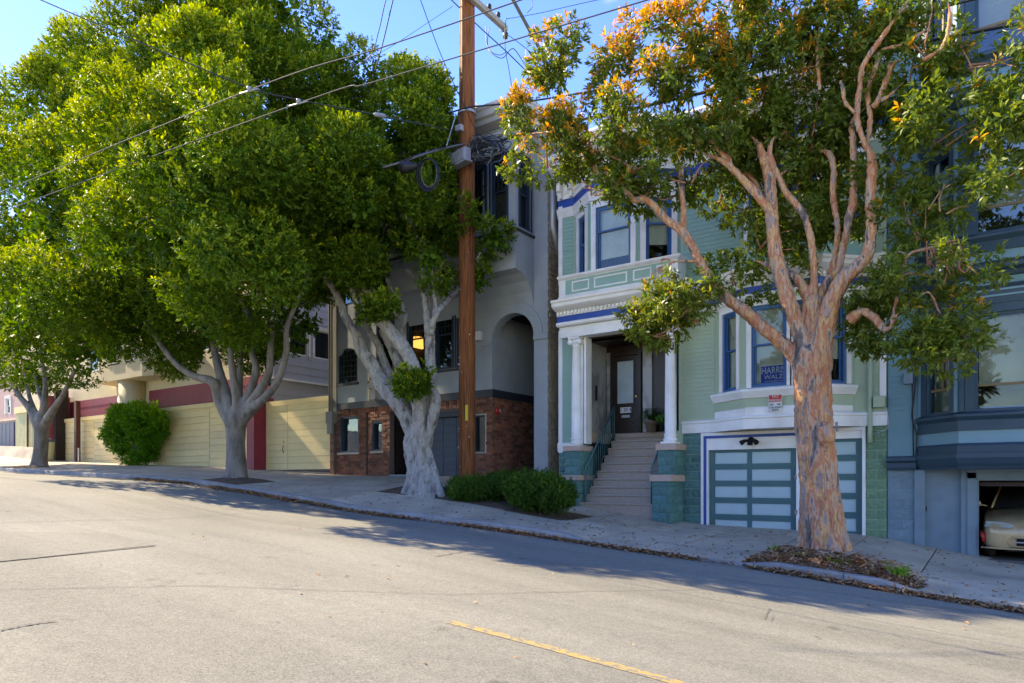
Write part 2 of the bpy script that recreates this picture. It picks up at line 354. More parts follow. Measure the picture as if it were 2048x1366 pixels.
        if caps: s.f.append(tuple(n0 + j for j in range(n))[::-1]); s.f.append(tuple(n0 + (K - 1) * n + j for j in range(n)))
        return s
    def lathe(s, c, prof, n=16, axis='z'):
        n0 = len(s.v); c = Vector(c)
        for r, h in prof:
            for j in range(n):
                a = 2 * math.pi * j / n
                if axis == 'z': v = Vector((math.cos(a) * r, math.sin(a) * r, h))
                elif axis == 'x': v = Vector((h, math.cos(a) * r, math.sin(a) * r))
                else: v = Vector((math.cos(a) * r, h, -math.sin(a) * r))
                s.v.append(tuple(c + v))
        for i in range(len(prof) - 1):
            for j in range(n):
                a = n0 + i * n + j; b = n0 + i * n + (j + 1) % n; s.f.append((a, b, b + n, a + n))
        s.f.append(tuple(n0 + j for j in range(n))[::-1]); s.f.append(tuple(n0 + (len(prof) - 1) * n + j for j in range(n)))
        return s
    def mesh(s, name, off=(0, 0, 0)):
        me = bpy.data.meshes.new(name); off = Vector(off)
        me.from_pydata([tuple(Vector(v) - off) for v in s.v], [], s.f); me.update(); return me
    def build(s, name, m, parent=None, smooth=False, kind=None, bevel=0):
        o = link(name, s.mesh(name, wloc(parent)), m, parent, smooth)
        if kind: o['kind'] = kind
        if bevel:
            bm = o.modifiers.new('bevel', 'BEVEL'); bm.width = bevel; bm.segments = 2; bm.limit_method = 'ANGLE'
        return o
def spline(pts, k=5):
    P_ = [np.array(p, float) for p in pts]; out = []
    for i in range(len(P_) - 1):
        p0 = P_[max(i - 1, 0)]; p1 = P_[i]; p2 = P_[i + 1]; p3 = P_[min(i + 2, len(P_) - 1)]
        for j in range(k):
            t = j / k; out.append(.5 * ((2 * p1) + (-p0 + p2) * t + (2 * p0 - 5 * p1 + 4 * p2 - p3) * t * t + (-p0 + 3 * p1 - 3 * p2 + p3) * t ** 3))
    out.append(P_[-1]); return out

# ---------------------------------------------------------------- ground shape
_x = [-90, -60, -50, -45, -39, -32.3, -26.9, -22.6, -18.9, -16, -12, -10.3, -8.5, -7, -5.8, -4, -2.4, -1.3, -.5, 3, 8, 30, 90]
_f = [4.5, 2.6, 1.95, 1.45, 1.04, .76, .62, .44, .22, .17, .11, -.15, -.66, -.86, -1.03, -1.06, -1.10, -1.28, -1.42, -1.8, -2.3, -4.5, -9]
_c = [3.6, 2.0, 1.35, 1.05, .80, .50, .32, .2, .03, -.22, -.62, -.72, -.83, -.95, -1.05, -1.18, -1.32, -1.43, -1.5, -1.82, -2.3, -4.4, -9]
GX = np.arange(-95, 95, .1); KER = np.hanning(17); KER /= KER.sum()
def _sm(v): a = np.interp(GX, _x, v); return np.convolve(np.pad(a, 8, 'edge'), KER, 'valid')
GF, GC = _sm(_f), _sm(_c)
def curb_h(x):
    raised = 0
    for a, b in ((-100, -6.5), (-3.25, -1.2)):
        e = .25
        if a - e < x < b + e: raised = max(raised, min(1, (x - a + e) / (2 * e), (b + e - x) / (2 * e)))
    return .025 + .105 * raised
def Hg(x): return float(np.interp(x, GX, GC)) - .13       # gutter
def Ht(x): return Hg(x) + curb_h(x)                        # kerb top
def Hs(x, Y):                                              # pavement
    t = min(max((Y - 11.3) / 4.7, 0), 1); return Ht(x) * (1 - t) + float(np.interp(x, GX, GF)) * t
def Hr(x, Y):                                              # road
    c = 5.45; k = (11.3 - Y) if Y > c else (11.3 - c) - (c - Y); return Hg(x) + .014 * k
def sheet(name, xs, ys, hf, m, kind='structure', parent=None):
    v = [(x, y, hf(x, y)) for y in ys for x in xs]; nx = len(xs)
    f = [(j * nx + i, j * nx + i + 1, (j + 1) * nx + i + 1, (j + 1) * nx + i) for j in range(len(ys) - 1) for i in range(nx - 1)]
    me = bpy.data.meshes.new(name); me.from_pydata(v, [], f); me.update(); o = link(name, me, m, parent, True)
    if kind: o['kind'] = kind
    return o
AX = list(np.arange(-80, -40, 2.)) + list(np.arange(-40, 14, .4)) + list(np.arange(14, 60, 3.))
sheet('road', AX, list(np.arange(-.6, 11.2, .6)) + [11.21], Hr, road_m)
def Hter(x, y):
    x2 = min(max(x, -60), 40); b = float(np.interp(x2, GX, GC)) - .5
    if y > 17: b -= 0
    return b
sheet('ground', [-700, -300, -120, -90] + list(np.arange(-80, 60, 4.)) + [90, 200, 700], [-600, -200, -60, -20, -.5, 5, 11, 16, 30, 60, 200, 700], Hter, terrain_m)
sheet('opposite_pavement', AX, [-6, -4, -2, -.6], lambda x, y: Hg(x) + .11, conc)
sheet('pavement_bed', AX, [11.35, 12, 13, 14, 15, 16, 18, 24, 30], lambda x, y: Hs(x, y) - .045, soil)
# kerb stones
kerb = thing('kerb', (0, 11.3, -1), 'pale concrete kerb following the tree side of the sloping street', 'kerb', kind='structure')
for o_ in (kerb,): del o_['category']
cuts = list(np.arange(-60, -6.4, 2.0)) + [-5.9, -4.6, -3.25, -1.95, -.7, 1.2, 3.2, 5.5, 8, 11, 14]
for i in range(len(cuts) - 1):
    a, b = cuts[i] + .006, cuts[i + 1] - .006; v = []; f = []; K = 8
    for k in range(K + 1):
        x = a + (b - a) * k / K; g = Hg(x); h = Ht(x)
        v += [(x, 11.2, g - .06), (x, 11.215, h - .025), (x, 11.24, h), (x, 11.395, h + .002), (x, 11.395, g - .1)]
    for k in range(K):
        for j in range(4): q = k * 5 + j; f.append((q, q + 5, q + 6, q + 1)[::-1])
    f += [tuple(range(5)), tuple(range(K * 5, K * 5 + 5))[::-1]]
    me = bpy.data.meshes.new('kerb_stone'); off = wloc(kerb); me.from_pydata([tuple(Vector(p) - off) for p in v], [], f); me.update()
    link('kerb_stone', me, curb_m, kerb)
# pavement slabs
pav = thing('pavement', (0, 13.6, -1), 'concrete slab pavement between the kerb and the house fronts', 'pavement', kind='structure'); del pav['category']
xs = list(np.arange(-56, -34, 2.2)) + [-33.9, -32.0] + list(np.arange(-30.4, -20, 1.55)) + [-19.3, -17.3, -15.8, -14.6, -13.5, -12.1, -10.7, -9.3, -7.75, -6.3, -4.9, -3.4, -2.3, -1.1, .5, 2.2, 4, 6, 8.5, 11]
rows = [11.4, 12.9, 14.4, 16.0]
pits = [(-34, -31.9, 0), (-19.4, -17.2, 0), (-13.6, -7.7, 1), (-3.5, -1.0, 0)]
for i in range(len(xs) - 1):
    for j in range(3):
        cx = (xs[i] + xs[i + 1]) / 2
        if any(a < cx < b and j == r for a, b, r in pits): continue
        x0, x1, y0, y1 = xs[i] + .012, xs[i + 1] - .012, rows[j] + (.006 if j == 0 else .012), rows[j + 1] - .012
        if j == 2: y1 = 17.6 if (x1 < -18.8 and x0 > -22.6) else 16.2
        jz = random.uniform(-.006, .006); jt = random.uniform(-.006, .006); K = 4; v = []; f = []
        for q in range(K + 1):
            for p in range(K + 1):
                x = x0 + (x1 - x0) * p / K; y = y0 + (y1 - y0) * q / K; v.append((x, y, Hs(x, y) + jz + jt * (p / K - .5)))
        n = len(v)
        for q in range(K):
            for p in range(K): a = q * (K + 1) + p; f.append((a, a + 1, a + K + 2, a + K + 1))
        edge = [p for p in range(K + 1)] + [q * (K + 1) + K for q in range(1, K + 1)] + [K * (K + 1) + p for p in range(K - 1, -1, -1)] + [q * (K + 1) for q in range(K - 1, 0, -1)]
        for e in edge: v.append((v[e][0], v[e][1], v[e][2] - .06))
        for k in range(len(edge)): f.append((edge[k], n + k, n + (k + 1) % len(edge), edge[(k + 1) % len(edge)]))
        off = wloc(pav); me = bpy.data.meshes.new('slab'); me.from_pydata([tuple(Vector(p) - off) for p in v], [], f); me.update()
        link('slab', me, conc, pav)
# road markings, patch, cracks
def strip(name, pts, w, hf, m, lift=.004, seed=1, rag=.3):
    rs = random.Random(seed); v = []; f = []
    P2 = []
    for i in range(len(pts) - 1):
        for k in range(8): t = k / 8; P2.append((pts[i][0] * (1 - t) + pts[i + 1][0] * t, pts[i][1] * (1 - t) + pts[i + 1][1] * t))
    P2.append(pts[-1])
    for i, (x, y) in enumerate(P2):
        x1, y1 = P2[min(i + 1, len(P2) - 1)]; x0, y0 = P2[max(i - 1, 0)]; l = math.hypot(x1 - x0, y1 - y0); nx, ny = -(y1 - y0) / l, (x1 - x0) / l
        j = rs.uniform(-rag, rag) * w; ww = w * rs.uniform(1 - rag, 1 + rag) / 2
        for s_ in (-1, 1): X_, Y_ = x + nx * (j + s_ * ww), y + ny * (j + s_ * ww); v.append((X_, Y_, hf(X_, Y_) + lift))
    for i in range(len(P2) - 1): f.append((2 * i, 2 * i + 2, 2 * i + 3, 2 * i + 1)[::-1])
    me = bpy.data.meshes.new(name); me.from_pydata(v, [], f); me.update(); o = link(name, me, m); o['kind'] = 'structure'; return o
for a, b in ((-4.0, -.2), (-11.5, -7.8), (3.2, 6.2)):
    if a < -6: continue
    strip('yellow_lane_line', [(a, 4.72), (b, 4.72)], .11, Hr, yline, .004, 3, .04)
def rp(px, py):                      # point of the road seen at a pixel
    Y = 6.
    for _ in range(30):
        x = gx(px, Y); d = Hr(x, Y) * FPX / (HOR - py); Y = .5 * Y + .5 * d * (Y / dep(px, Y))
    return (gx(px, Y), Y)
pt = [rp(-250, 1150), rp(310, 1093), rp(230, 1068), rp(-250, 1052)]
v = []; f = []; K = 14
for q in range(K + 1):
    for p in range(K + 1):
        s_, t_ = p / K, q / K
        x = (pt[0][0] * (1 - s_) + pt[1][0] * s_) * (1 - t_) + (pt[3][0] * (1 - s_) + pt[2][0] * s_) * t_
        y = (pt[0][1] * (1 - s_) + pt[1][1] * s_) * (1 - t_) + (pt[3][1] * (1 - s_) + pt[2][1] * s_) * t_
        v.append((x, y, Hr(x, y) + .006))
for q in range(K):
    for p in range(K): a = q * (K + 1) + p; f.append((a, a + 1, a + K + 2, a + K + 1))
me = bpy.data.meshes.new('road_patch'); me.from_pydata(v, [], f); me.update(); link('road_patch', me, patch_m)['kind'] = 'structure'
for sd, (pp, w) in enumerate((([(-60, 1130), (100, 1114), (310, 1091)], .03), ([(0, 1262), (60, 1250), (110, 1243)], .025), ([(870, 1114), (905, 1108), (935, 1102)], .02),
                ([(1528, 1240), (1535, 1225), (1540, 1218)], .008), ([(-20, 1180), (400, 1172), (900, 1190), (1500, 1178)], .009), ([(1440, 1010 + 150), (1660, 1185), (2060, 1240)], .012), ([(0, 1046), (300, 1040), (480, 1028)], .012), ([(1540, 1245), (1545, 1235)], .006))):
    strip('road_crack', [rp(*q) for q in pp], w, Hr, crack_m, .009, sd, .5)

# ---------------------------------------------------------------- scattered litter
def leaf_mesh(name, C, D, Nn, Ln, Wd, tip, fold=.18):
    n = len(C); D = D / (np.linalg.norm(D, axis=1, keepdims=True) + 1e-9)
    S = np.cross(D, Nn); S /= (np.linalg.norm(S, axis=1, keepdims=True) + 1e-9); U = np.cross(S, D)
    Ln = Ln[:, None]; Wd = Wd[:, None]
    v = np.empty((n, 4, 3)); v[:, 0] = C; v[:, 2] = C + D * Ln - U * Ln * .08
    mid = C + D * Ln * .5 + U * Wd * fold; v[:, 1] = mid + S * Wd * .5; v[:, 3] = mid - S * Wd * .5
    v = v.reshape(-1, 3); me = bpy.data.meshes.new(name)
    me.vertices.add(4 * n); me.vertices.foreach_set('co', v.ravel())
    me.loops.add(4 * n); me.loops.foreach_set('vertex_index', np.arange(4 * n, dtype=np.int32))
    me.polygons.add(n); me.polygons.foreach_set('loop_start', np.arange(0, 4 * n, 4, dtype=np.int32)); me.polygons.foreach_set('loop_total', np.full(n, 4, dtype=np.int32))
    at = me.attributes.new('tip', 'FLOAT', 'POINT'); at.data.foreach_set('value', np.repeat(tip, 4).astype(np.float32))
    me.update(calc_edges=True); me.validate(); return me
def unit(n, rs): a = rs.normal(size=(n, 3)); return a / np.linalg.norm(a, axis=1, keepdims=True)
def litter(name, label, pts, size, seed, m=litter_m, lift=.012):
    rs = np.random.RandomState(seed); n = len(pts); C = np.array(pts)
    D = unit(n, rs); D[:, 2] *= .25; Nn = unit(n, rs) * .35 + np.array([0, 0, 1.])
    Ln = rs.uniform(.6, 1.3, n) * size
    o = link(name, leaf_mesh(name, C + [0, 0, lift], D, Nn, Ln, Ln * rs.uniform(.35, .55, n), rs.uniform(0, 1, n) ** 2, .3), m)
    return tag(o, label, 'leaf litter', None, 'stuff')
rs = np.random.RandomState(5); pts = []
for _ in range(17000):
    x = rs.uniform(-22, 7) if rs.rand() < .8 else rs.uniform(-5, 4); y = 11.19 - abs(rs.normal()) * (.10 if x > -14 else .2)
    if math.sin(x * 2.1) + math.sin(x * .83 + 1) + rs.normal() * .6 < -.9: continue
    pts.append((x, y, Hr(x, y) + rs.uniform(0, .03)))
litter('gutter_leaves', 'brown dry leaves heaped along the gutter below the kerb', pts, .08, 1)
pts = []
for _ in range(2600):
    x = rs.uniform(-17, 6); y = rs.uniform(11.42, 15.8)
    if rs.rand() > (.75 if y < 12.6 else .25) * (1.6 if x > -8 else .6): continue
    pts.append((x, y, Hs(x, y)))
litter('pavement_leaves', 'scattered dry leaves lying loose on the pavement slabs', pts[:1100], .075, 2)
pts = []
for _ in range(70):
    x = rs.uniform(-10, 4); y = rs.uniform(3.5, 11); pts.append((x, y, Hr(x, y)))
litter('road_leaves', 'a few dry leaves scattered out on the asphalt', pts, .055, 3)

# ---------------------------------------------------------------- building parts
def window(bld, fr, a0, a1, z0, z1, fm, casing=None, cw=.1, depth=.09, kind='hung', fw=.05, pm=None, blind=None, blind_to=0., munt=None, room=True, proud=.035, curtain=None, split=.5):
    """a window set in an opening: frame > casing, sash, pane, blind, room"""
    pm = pm or glass_m
    w = MB().ring(fr, a0, a1, z0, z1, fw, -depth - .06, -.015).build('window', fm, bld)
    if casing:
        m = MB().ring(fr, a0 - cw, a1 + cw, z0, z1 + cw, cw, .0, proud, 0)
        m.box(fr, a0 - cw - .02, a1 + cw + .02, 0, proud + .02, z1 + cw, z1 + cw + .035); m.build('casing', casing, w)
    ia0, ia1, iz0, iz1 = a0 + fw, a1 - fw, z0 + fw, z1 - fw; s = .04
    if kind == 'hung':
        zm = iz0 + (iz1 - iz0) * split
        MB().ring(fr, ia0, ia1, zm - .02, iz1, s, -depth + .005, -depth + .035).build('sash', fm, w)
        MB().ring(fr, ia0, ia1, iz0, zm + .02, s, -depth - .03, -depth).build('sash', fm, w)
        MB().box(fr, ia0 + s, ia1 - s, -depth + .015, -depth + .021, zm + .02, iz1 - s).build('pane', pm, w)
        MB().box(fr, ia0 + s, ia1 - s, -depth - .02, -depth - .014, iz0 + s, zm - .02).build('pane', pm, w)
        mz0 = zm + .02
    elif kind == 'cross':      # one vertical mullion and a transom
        ac, zc = kw_cross(ia0, ia1, iz0, iz1)
        m = MB().box(fr, ac - .02, ac + .02, -depth, -depth + .03, zc, iz1); m.box(fr, ia0, ia1, -depth, -depth + .035, zc - .03, zc + .015); m.build('sash', paper_edge, w)
        MB().box(fr, ia0, ac - .02, -depth + .01, -depth + .016, zc + .015, iz1).build('pane', pm, w)
        MB().box(fr, ac + .02, ia1, -depth + .01, -depth + .016, zc + .015, iz1).build('pane', pm, w)
        MB().box(fr, ia0, ia1, -depth + .01, -depth + .016, iz0, zc - .03).build('pane', pm, w); mz0 = iz1
    else:
        MB().box(fr, ia0, ia1, -depth, -depth + .006, iz0, iz1).build('pane', pm, w); mz0 = iz0
    if munt:
        na, nz, full = munt; mz0 = iz0 if full else mz0; m = MB()
        for k in range(1, na): a = ia0 + (ia1 - ia0) * k / na; m.box(fr, a - .009, a + .009, -depth + .022, -depth + .034, mz0, iz1)
        for k in range(1, nz): z = mz0 + (iz1 - mz0) * k / nz; m.box(fr, ia0, ia1, -depth + .021, -depth + .033, z - .009, z + .009)
        m.build('glazing_bar', fm, w)
    if blind:
        m = MB(); z = iz1; zb = iz0 + (iz1 - iz0) * blind_to; st, bm_ = blind
        while z - st > zb:
            n = len(m.v); b = -depth - .045
            m.v += [fr.p(ia0, b, z), fr.p(ia1, b, z), fr.p(ia1, b - st * .3, z - st * .93), fr.p(ia0, b - st * .3, z - st * .93)]; m.f.append((n, n + 1, n + 2, n + 3)); z -= st
        m.build('blind', bm_, w)
    if curtain:
        m = MB(); K = 26; n = 0
        for side in curtain:
            w0 = (ia1 - ia0) * .5; c0 = ia0 if side == 'l' else (ia1 - w0)
            if side == 'f': c0 = ia0; w0 = ia1 - ia0
            n = len(m.v)
            for k in range(K + 1):
                a = c0 + w0 * k / K; b = -depth - .12 + .025 * math.sin(k * 1.9)
                m.v += [fr.p(a, b, iz0), fr.p(a, b, iz1)]
            for k in range(K): q = n + 2 * k; m.f.append((q, q + 2, q + 3, q + 1))
        m.build('curtain', curtain_m, w, True)
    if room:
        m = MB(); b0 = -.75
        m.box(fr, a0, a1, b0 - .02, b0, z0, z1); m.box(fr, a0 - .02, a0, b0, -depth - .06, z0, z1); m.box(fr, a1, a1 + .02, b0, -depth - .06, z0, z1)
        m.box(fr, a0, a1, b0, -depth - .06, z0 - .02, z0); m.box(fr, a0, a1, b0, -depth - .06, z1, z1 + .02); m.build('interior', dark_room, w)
    return w
paper_edge = mat('old_varnished_sash', (.22, .16, .07), .6)
def kw_cross(a0, a1, z0, z1): return a0 + (a1 - a0) * .6, z0 + (z1 - z0) * .26
_rock = []
def rock_mesh(m, var):
    key = (m.name, var)
    for k, me in _rock:
        if k == key: return me
    rs = random.Random(var); v = []; f = []; nx, nz = 7, 4
    for j in range(nz + 1):
        for i in range(nx + 1):
            e = min(i, nx - i, j, nz - j); b = 0 if e == 0 else (.5 + rs.uniform(-.3, .5)) * (1 if e > 1 else .8)
            v.append((i / nx - .5, -b, j / nz - .5))
    for j in range(nz):
        for i in range(nx): a = j * (nx + 1) + i; f.append((a, a + 1, a + nx + 2, a + nx + 1))
    me = bpy.data.meshes.new('rock_faced_block'); me.from_pydata(v, [], f); me.update(); me.materials.append(m); _rock.append((key, me)); return me
def box_mesh(m, name, nse=0, seed=0):
    key = (m.name, name, seed)
    for k, me in _rock:
        if k == key: return me
    rs = random.Random(seed); b = MB().box(Frame(0, 0), -.5, .5, 0, 1, -.5, .5)
    b.v = [(x + rs.uniform(-nse, nse) * .2, y * (1 + rs.uniform(-nse, nse)), z + rs.uniform(-nse, nse) * .5) for x, y, z in b.v]
    me = b.mesh(name); me.materials.append(m); _rock.append((key, me)); return me
def place(name, me, parent, fr, a0, a1, z0, z1, b, th):
    o = bpy.data.objects.new(name, me); COL.objects.link(o); o.parent = parent
    ac = (a0 + a1) / 2; p = Vector(fr.p(ac, b, (z0 + z1) / 2)) - wloc(parent)
    # local x -> t, local -y -> outward n
    M = Matrix(((fr.t[0], -fr.n[0], 0, p.x), (fr.t[1], -fr.n[1], 0, p.y), (0, 0, 1, p.z), (0, 0, 0, 1)))
    o.matrix_local = M @ Matrix.Diagonal((a1 - a0, th, z1 - z0, 1)); return o
def bond(parent, name, fr, a0, a1, z0, z1, L, H, holes, m, b=.0, th=.03, gap=.008, kind='rock', limit=300, budget=None, half=True, jitter=0):
    out = []; k = 0; z = z0; rest = MB(); rsj = random.Random(int(abs(a0 * 100)) + 3)
    while z < z1 - .01:
        zt = min(z + H, z1); a = a0 - (L / 2 if (k % 2 and half) else 0)
        while a < a1:
            p, q = max(a, a0), min(a + L, a1); a += L
            if q - p < .03: continue
            ivs = [(p, q)]
            for h in holes:
                if h[2] < zt - .01 and h[3] > z + .01:
                    nv = []
                    for s_, t_ in ivs:
                        if h[1] <= s_ or h[0] >= t_: nv.append((s_, t_)); continue
                        if h[0] > s_: nv.append((s_, h[0]))
                        if h[1] < t_: nv.append((h[1], t_))
                    ivs = nv
            for s_, t_ in ivs:
                if t_ - s_ > .03: out.append((s_ + gap / 2, t_ - gap / 2, z + gap / 2, zt - gap / 2))
        z = zt; k += 1
    if budget is not None: limit = budget[0]
    for i, (s_, t_, p, q) in enumerate(out):
        thj = th * (1 + rsj.uniform(-jitter, jitter)); sh = rsj.uniform(-.004, .004) if jitter else 0
        if i < limit:
            me = rock_mesh(m, i % 5) if kind == 'rock' else box_mesh(m, name, .10 if jitter else 0, i % 5)
            place(name, me, parent, fr, s_, t_, p + sh, q + sh, b, thj if kind == 'rock' else thj)
        else: rest.box(fr, s_, t_, b, b + thj, p + sh, q + sh)
    if budget is not None: budget[0] = max(0, budget[0] - len(out))
    if rest.v: rest.build(name + '_infill', m, parent, kind='stuff')
# box_mesh local y runs 0..-1 outward (front(0) frame maps b -> -y); rock_mesh the same

# ================================================================ GREEN HOUSE
gh = thing('green_house', (-6, 16, -1.1), 'pale green victorian house with white trim, royal blue frieze and a stone stair', 'house')
YF, YP = 16.0, 15.4
F16 = front(YF)
GL, GR = -9.75, -1.98
bayL = [(-5.52, 16.0), (-4.65, YP), (-3.15, YP), (-2.58, 16.0)]
# lower walls (storey one): z 1.13 .. 4.54
vest = (-8.98, -6.45, 1.2, 3.66)
MB().wall(F16, GL, GR, -2.2, 8.7, -.25, 0, [vest, (-5.52, -2.58, 1.13, 4.1), (-9.0, -6.7, -2.2, 1.25), (-5.74, -2.36, -2.2, 1.05), (-9.26, -6.37, 5.1, 7.0), (-4.9, -2.42, 5.1, 7.0)]).build('wall', green_wall, gh)
MB().siding(F16, -6.3, -5.52, 1.42, 3.94).siding(F16, -2.58, GR - .14, 1.42, 3.94).build('lap_siding', green_wall, gh, kind='stuff')
MB().siding(F16, GL + .1, -9.0, 1.0, 3.94).siding(F16, GL + .12, -9.3, 5.2, 7.25).siding(F16, -6.3, -4.95, 5.2, 7.25).build('lap_siding', green_trim, gh, kind='stuff')
MB().xbox(GL, GL + .02, 16.25, 28, -2.2, 8.6).xbox(GR - .02, GR, 16.25, 28, -2.2, 8.6).xbox(GL, GR, 16.0, 28, 8.6, 8.72).xbox(GL + .02, GR - .02, 27.9, 28, -2, 8.6).build('wall', green_wall, gh)
MB().box(F16, GL, GL + .12, 0, .03, .75, 4.0).box(F16, GR - .12, GR, 0, .03, 1.7, 3.9).box(F16, GL, GL + .12, 0, .03, 5.2, 7.3).build('corner_board', white, gh)
# rock-faced base
base_holes = [(-9.0, -6.7, -2.2, 1.25), (-5.80, -2.36, -2.2, 1.05)]
bond(gh, 'base_block', F16, -6.3, -5.80, -1.4, 1.13, .42, .203, base_holes, teal, b=.002, th=.035)
bond(gh, 'base_block', F16, -2.36, GR, -1.4, 1.13, .42, .203, base_holes, sunlit_teal, b=.002, th=.035)
bond(gh, 'base_block', F16, GL, -9.35, -1.4, .78, .42, .203, base_holes, teal, b=.002, th=.035)
# water table
tab = [(0, 1.13), (.045, 1.13), (.045, 1.34), (.075, 1.36), (.075, 1.395), (.02, 1.43), (0, 1.43)]
pathL = [(-6.3, 16.0), (-5.6, 16.0), (-4.66, YP - .02), (-3.14, YP - .02), (-2.45, 16.0), (GR + .02, 16.0)]
MB().mold(pathL, tab).build('water_table', white, gh)
MB().mold([(GL - .02, 16.0), (-9.3, 16.0)], [(0, .78), (.04, .78), (.05, 1.0), (0, 1.02)]).build('water_table', white, gh)
# lower bay
lb = MB()
segs = [seg(bayL[i], bayL[i + 1]) for i in range(3)]
WN = []
wz0, wz1 = 2.02, 3.78
sp = [(segs[0], .30, .80), (segs[1], .16, .86), (segs[2], .20, .66)]
hol = [[(.30, .80, wz0, wz1)], [(.14, .88, wz0, wz1), (1.0, 1.36, wz0, wz1)], [(.16, .64, wz0, wz1)]]
for s_, h in zip(segs, hol): lb.wall(s_, 0, s_.L, 1.43, 4.06, -.12, 0, h)
lb.build('bay_wall', green_wall, gh)
sf = MB(); n = 0
for z in (1.14, 4.0): sf.v += [(x, y, z) for x, y in ((-5.52, 16.05), (-4.65, YP), (-3.15, YP), (-2.58, 16.05))]
sf.f = [(0, 1, 2, 3), (4, 5, 6, 7)]; sf.build('bay_soffit', cream_paint, gh)
window(gh, segs[0], .30, .80, wz0, wz1, blue_frame, white, .1, blind=(.028, blind_tan), split=.52)
window(gh, segs[1], .14, .88, wz0, wz1, blue_frame, white, .1, blind=(.028, blind_tan), split=.52, depth=.05)
window(gh, segs[1], 1.0, 1.36, wz0, wz1, blue_frame, white, .05, blind=(.028, blind_tan), split=.52)
window(gh, segs[2], .16, .64, wz0, wz1, blue_frame, white, .1, blind=(.028, blind_tan), blind_to=.28, split=.56)
MB().mold(bayL, [(0, 1.79), (.05, 1.80), (.07, 1.84), (.11, 1.90), (.13, 1.93), (.13, 1.98), (0, 2.02)]).build('sill', white, gh)
MB().mold([(-5.5, 16.0), (-4.62, YP), (-3.18, YP), (-2.62, 16.0)], [(0, 1.43), (.03, 1.43), (.035, 1.56), (.01, 1.6), (0, 1.6)]).build('apron', white, gh)
MB().mold(bayL, [(0, 3.90), (.05, 3.92), (.06, 3.98), (.02, 4.05), (0, 4.06)]).build('head_mould', white, gh)
# entablature : porch front then bay
ent = [(-9.40, 15.36), (-6.15, 15.36), (-6.15, 15.97), (-5.55, 15.97), (-4.67, YP - .03), (-3.13, YP - .03), (-2.50, 15.97), (GR + .02, 15.97)]
MB().mold(ent, [(0, 4.05), (.02, 4.05), (.02, 4.20), (0, 4.20)]).build('frieze', blue_frieze, gh)
MB().mold(ent, [(0, 3.93), (.06, 3.94), (.09, 3.97), (.09, 4.02), (.03, 4.05), (0, 4.05)]).build('architrave_mould', white, gh)
MB().mold(ent, [(-.3, 4.20), (.05, 4.20), (.05, 4.30), (.16, 4.33), (.24, 4.36), (.30, 4.40), (.31, 4.47), (.35, 4.50), (.36, 4.55), (.0, 4.60), (-.3, 4.60)]).build('cornice', white, gh)
d = MB()
for i in range(len(ent) - 1):
    s_ = seg(ent[i], ent[i + 1]); a = .03
    while a < s_.L - .03: d.box(s_, a, a + .055, .05, .10, 4.22, 4.30); a += .105
d.build('dentil_row', white, gh)
# porch beam, soffit, side returns
MB().xbox(-9.36, -6.2, 15.40, 15.72, 3.66, 3.93).xbox(-9.36, -6.2, 15.72, 16.0, 3.80, 3.92).build('porch_beam', white, gh)
# vestibule
VB = 17.2
MB().xbox(-8.98, -6.45, 15.98, VB, 3.66, 3.70).build('vestibule_ceiling', wood_door, gh)
MB().xbox(-9.02, -8.96, 16.0, VB, 1.2, 3.66).build('vestibule_lining', marble, gh); MB().xbox(-6.47, -6.40, 16.0, VB, 1.2, 3.66).build('vestibule_lining', marble, gh)
MB().xbox(-8.955, -8.945, 16.55, 16.66, 2.15, 2.55).build('letter_slot', metal_dark, gh)
MB().xbox(-9.0, -6.4, VB, VB + .1, 1.2, 3.7).build('vestibule_back', wood_door, gh)
MB().xbox(-7.86, -7.60, VB - .05, VB, 1.3, 3.55).xbox(-8.93, -8.82, VB - .04, VB, 1.3, 3.5).build('pilaster', marble, gh)
MB().xbox(-9.0, -8.78, 15.62, 16.0, .95, 3.66).box(front(15.62), -8.8, -8.72, -.3, 0, .95, 3.66).build('porch_jamb', white, gh)
# door
dr = MB().xbox(-8.74, -7.96, VB - .07, VB, 1.29, 3.36).build('front_door', wood_door, gh)
MB().ring(front(VB - .07), -8.62, -8.08, 2.05, 3.25, .035, 0, .02).build('moulding', wood_door, dr)
MB().xbox(-8.585, -8.115, VB - .082, VB - .072, 2.085, 3.215).build('pane', mat('frosted_door_glass', (.42, .50, .50), .25), dr)
MB().xbox(-8.50, -8.18, VB - .085, VB - .072, 1.83, 1.98).build('number_plate', plastic_w, dr)
MB().xbox(-8.46, -8.22, VB - .085, VB - .072, 1.70, 1.77).build('letter_plate', galv, dr)
MB().lathe((-8.03, VB - .08, 2.25), [(.0, -.05), (.03, -.045), (.03, -.02), (.015, 0)], 10, 'y').build('handle', mat('brass', (.6, .4, .1), .3, metal=1), dr)
MB().ring(front(VB), -8.80, -7.90, 1.2, 3.45, .07, 0, .09, 0).build('door_frame', wood_door, gh)
window(gh, front(VB), -7.5, -6.55, 1.95, 3.5, wood_door, None, kind='fixed', pm=glass_hi, depth=.02, room=False)
def text(s, parent, loc, size, m, rot=0, ext=.002, align='CENTER', sx=1, name='lettering'):
    c = bpy.data.curves.new(name, 'FONT'); c.body = s; c.size = size; c.extrude = ext; c.align_x = align; c.align_y = 'CENTER'; c.materials.append(m)
    tmp = bpy.data.objects.new(name, c); me = bpy.data.meshes.new_from_object(tmp); bpy.data.objects.remove(tmp)
    o = bpy.data.objects.new(name, me); COL.objects.link(o); o.parent = parent
    o.location = Vector(loc) - wloc(parent); o.rotation_euler = (R(90), 0, rot); o.scale = (sx, 1, 1); return o
inkblack = mat('black_print', (.01, .01, .012), .5)
text('1 20 4', gh, (-8.34, VB - .09, 1.905), .13, inkblack, name='house_number')
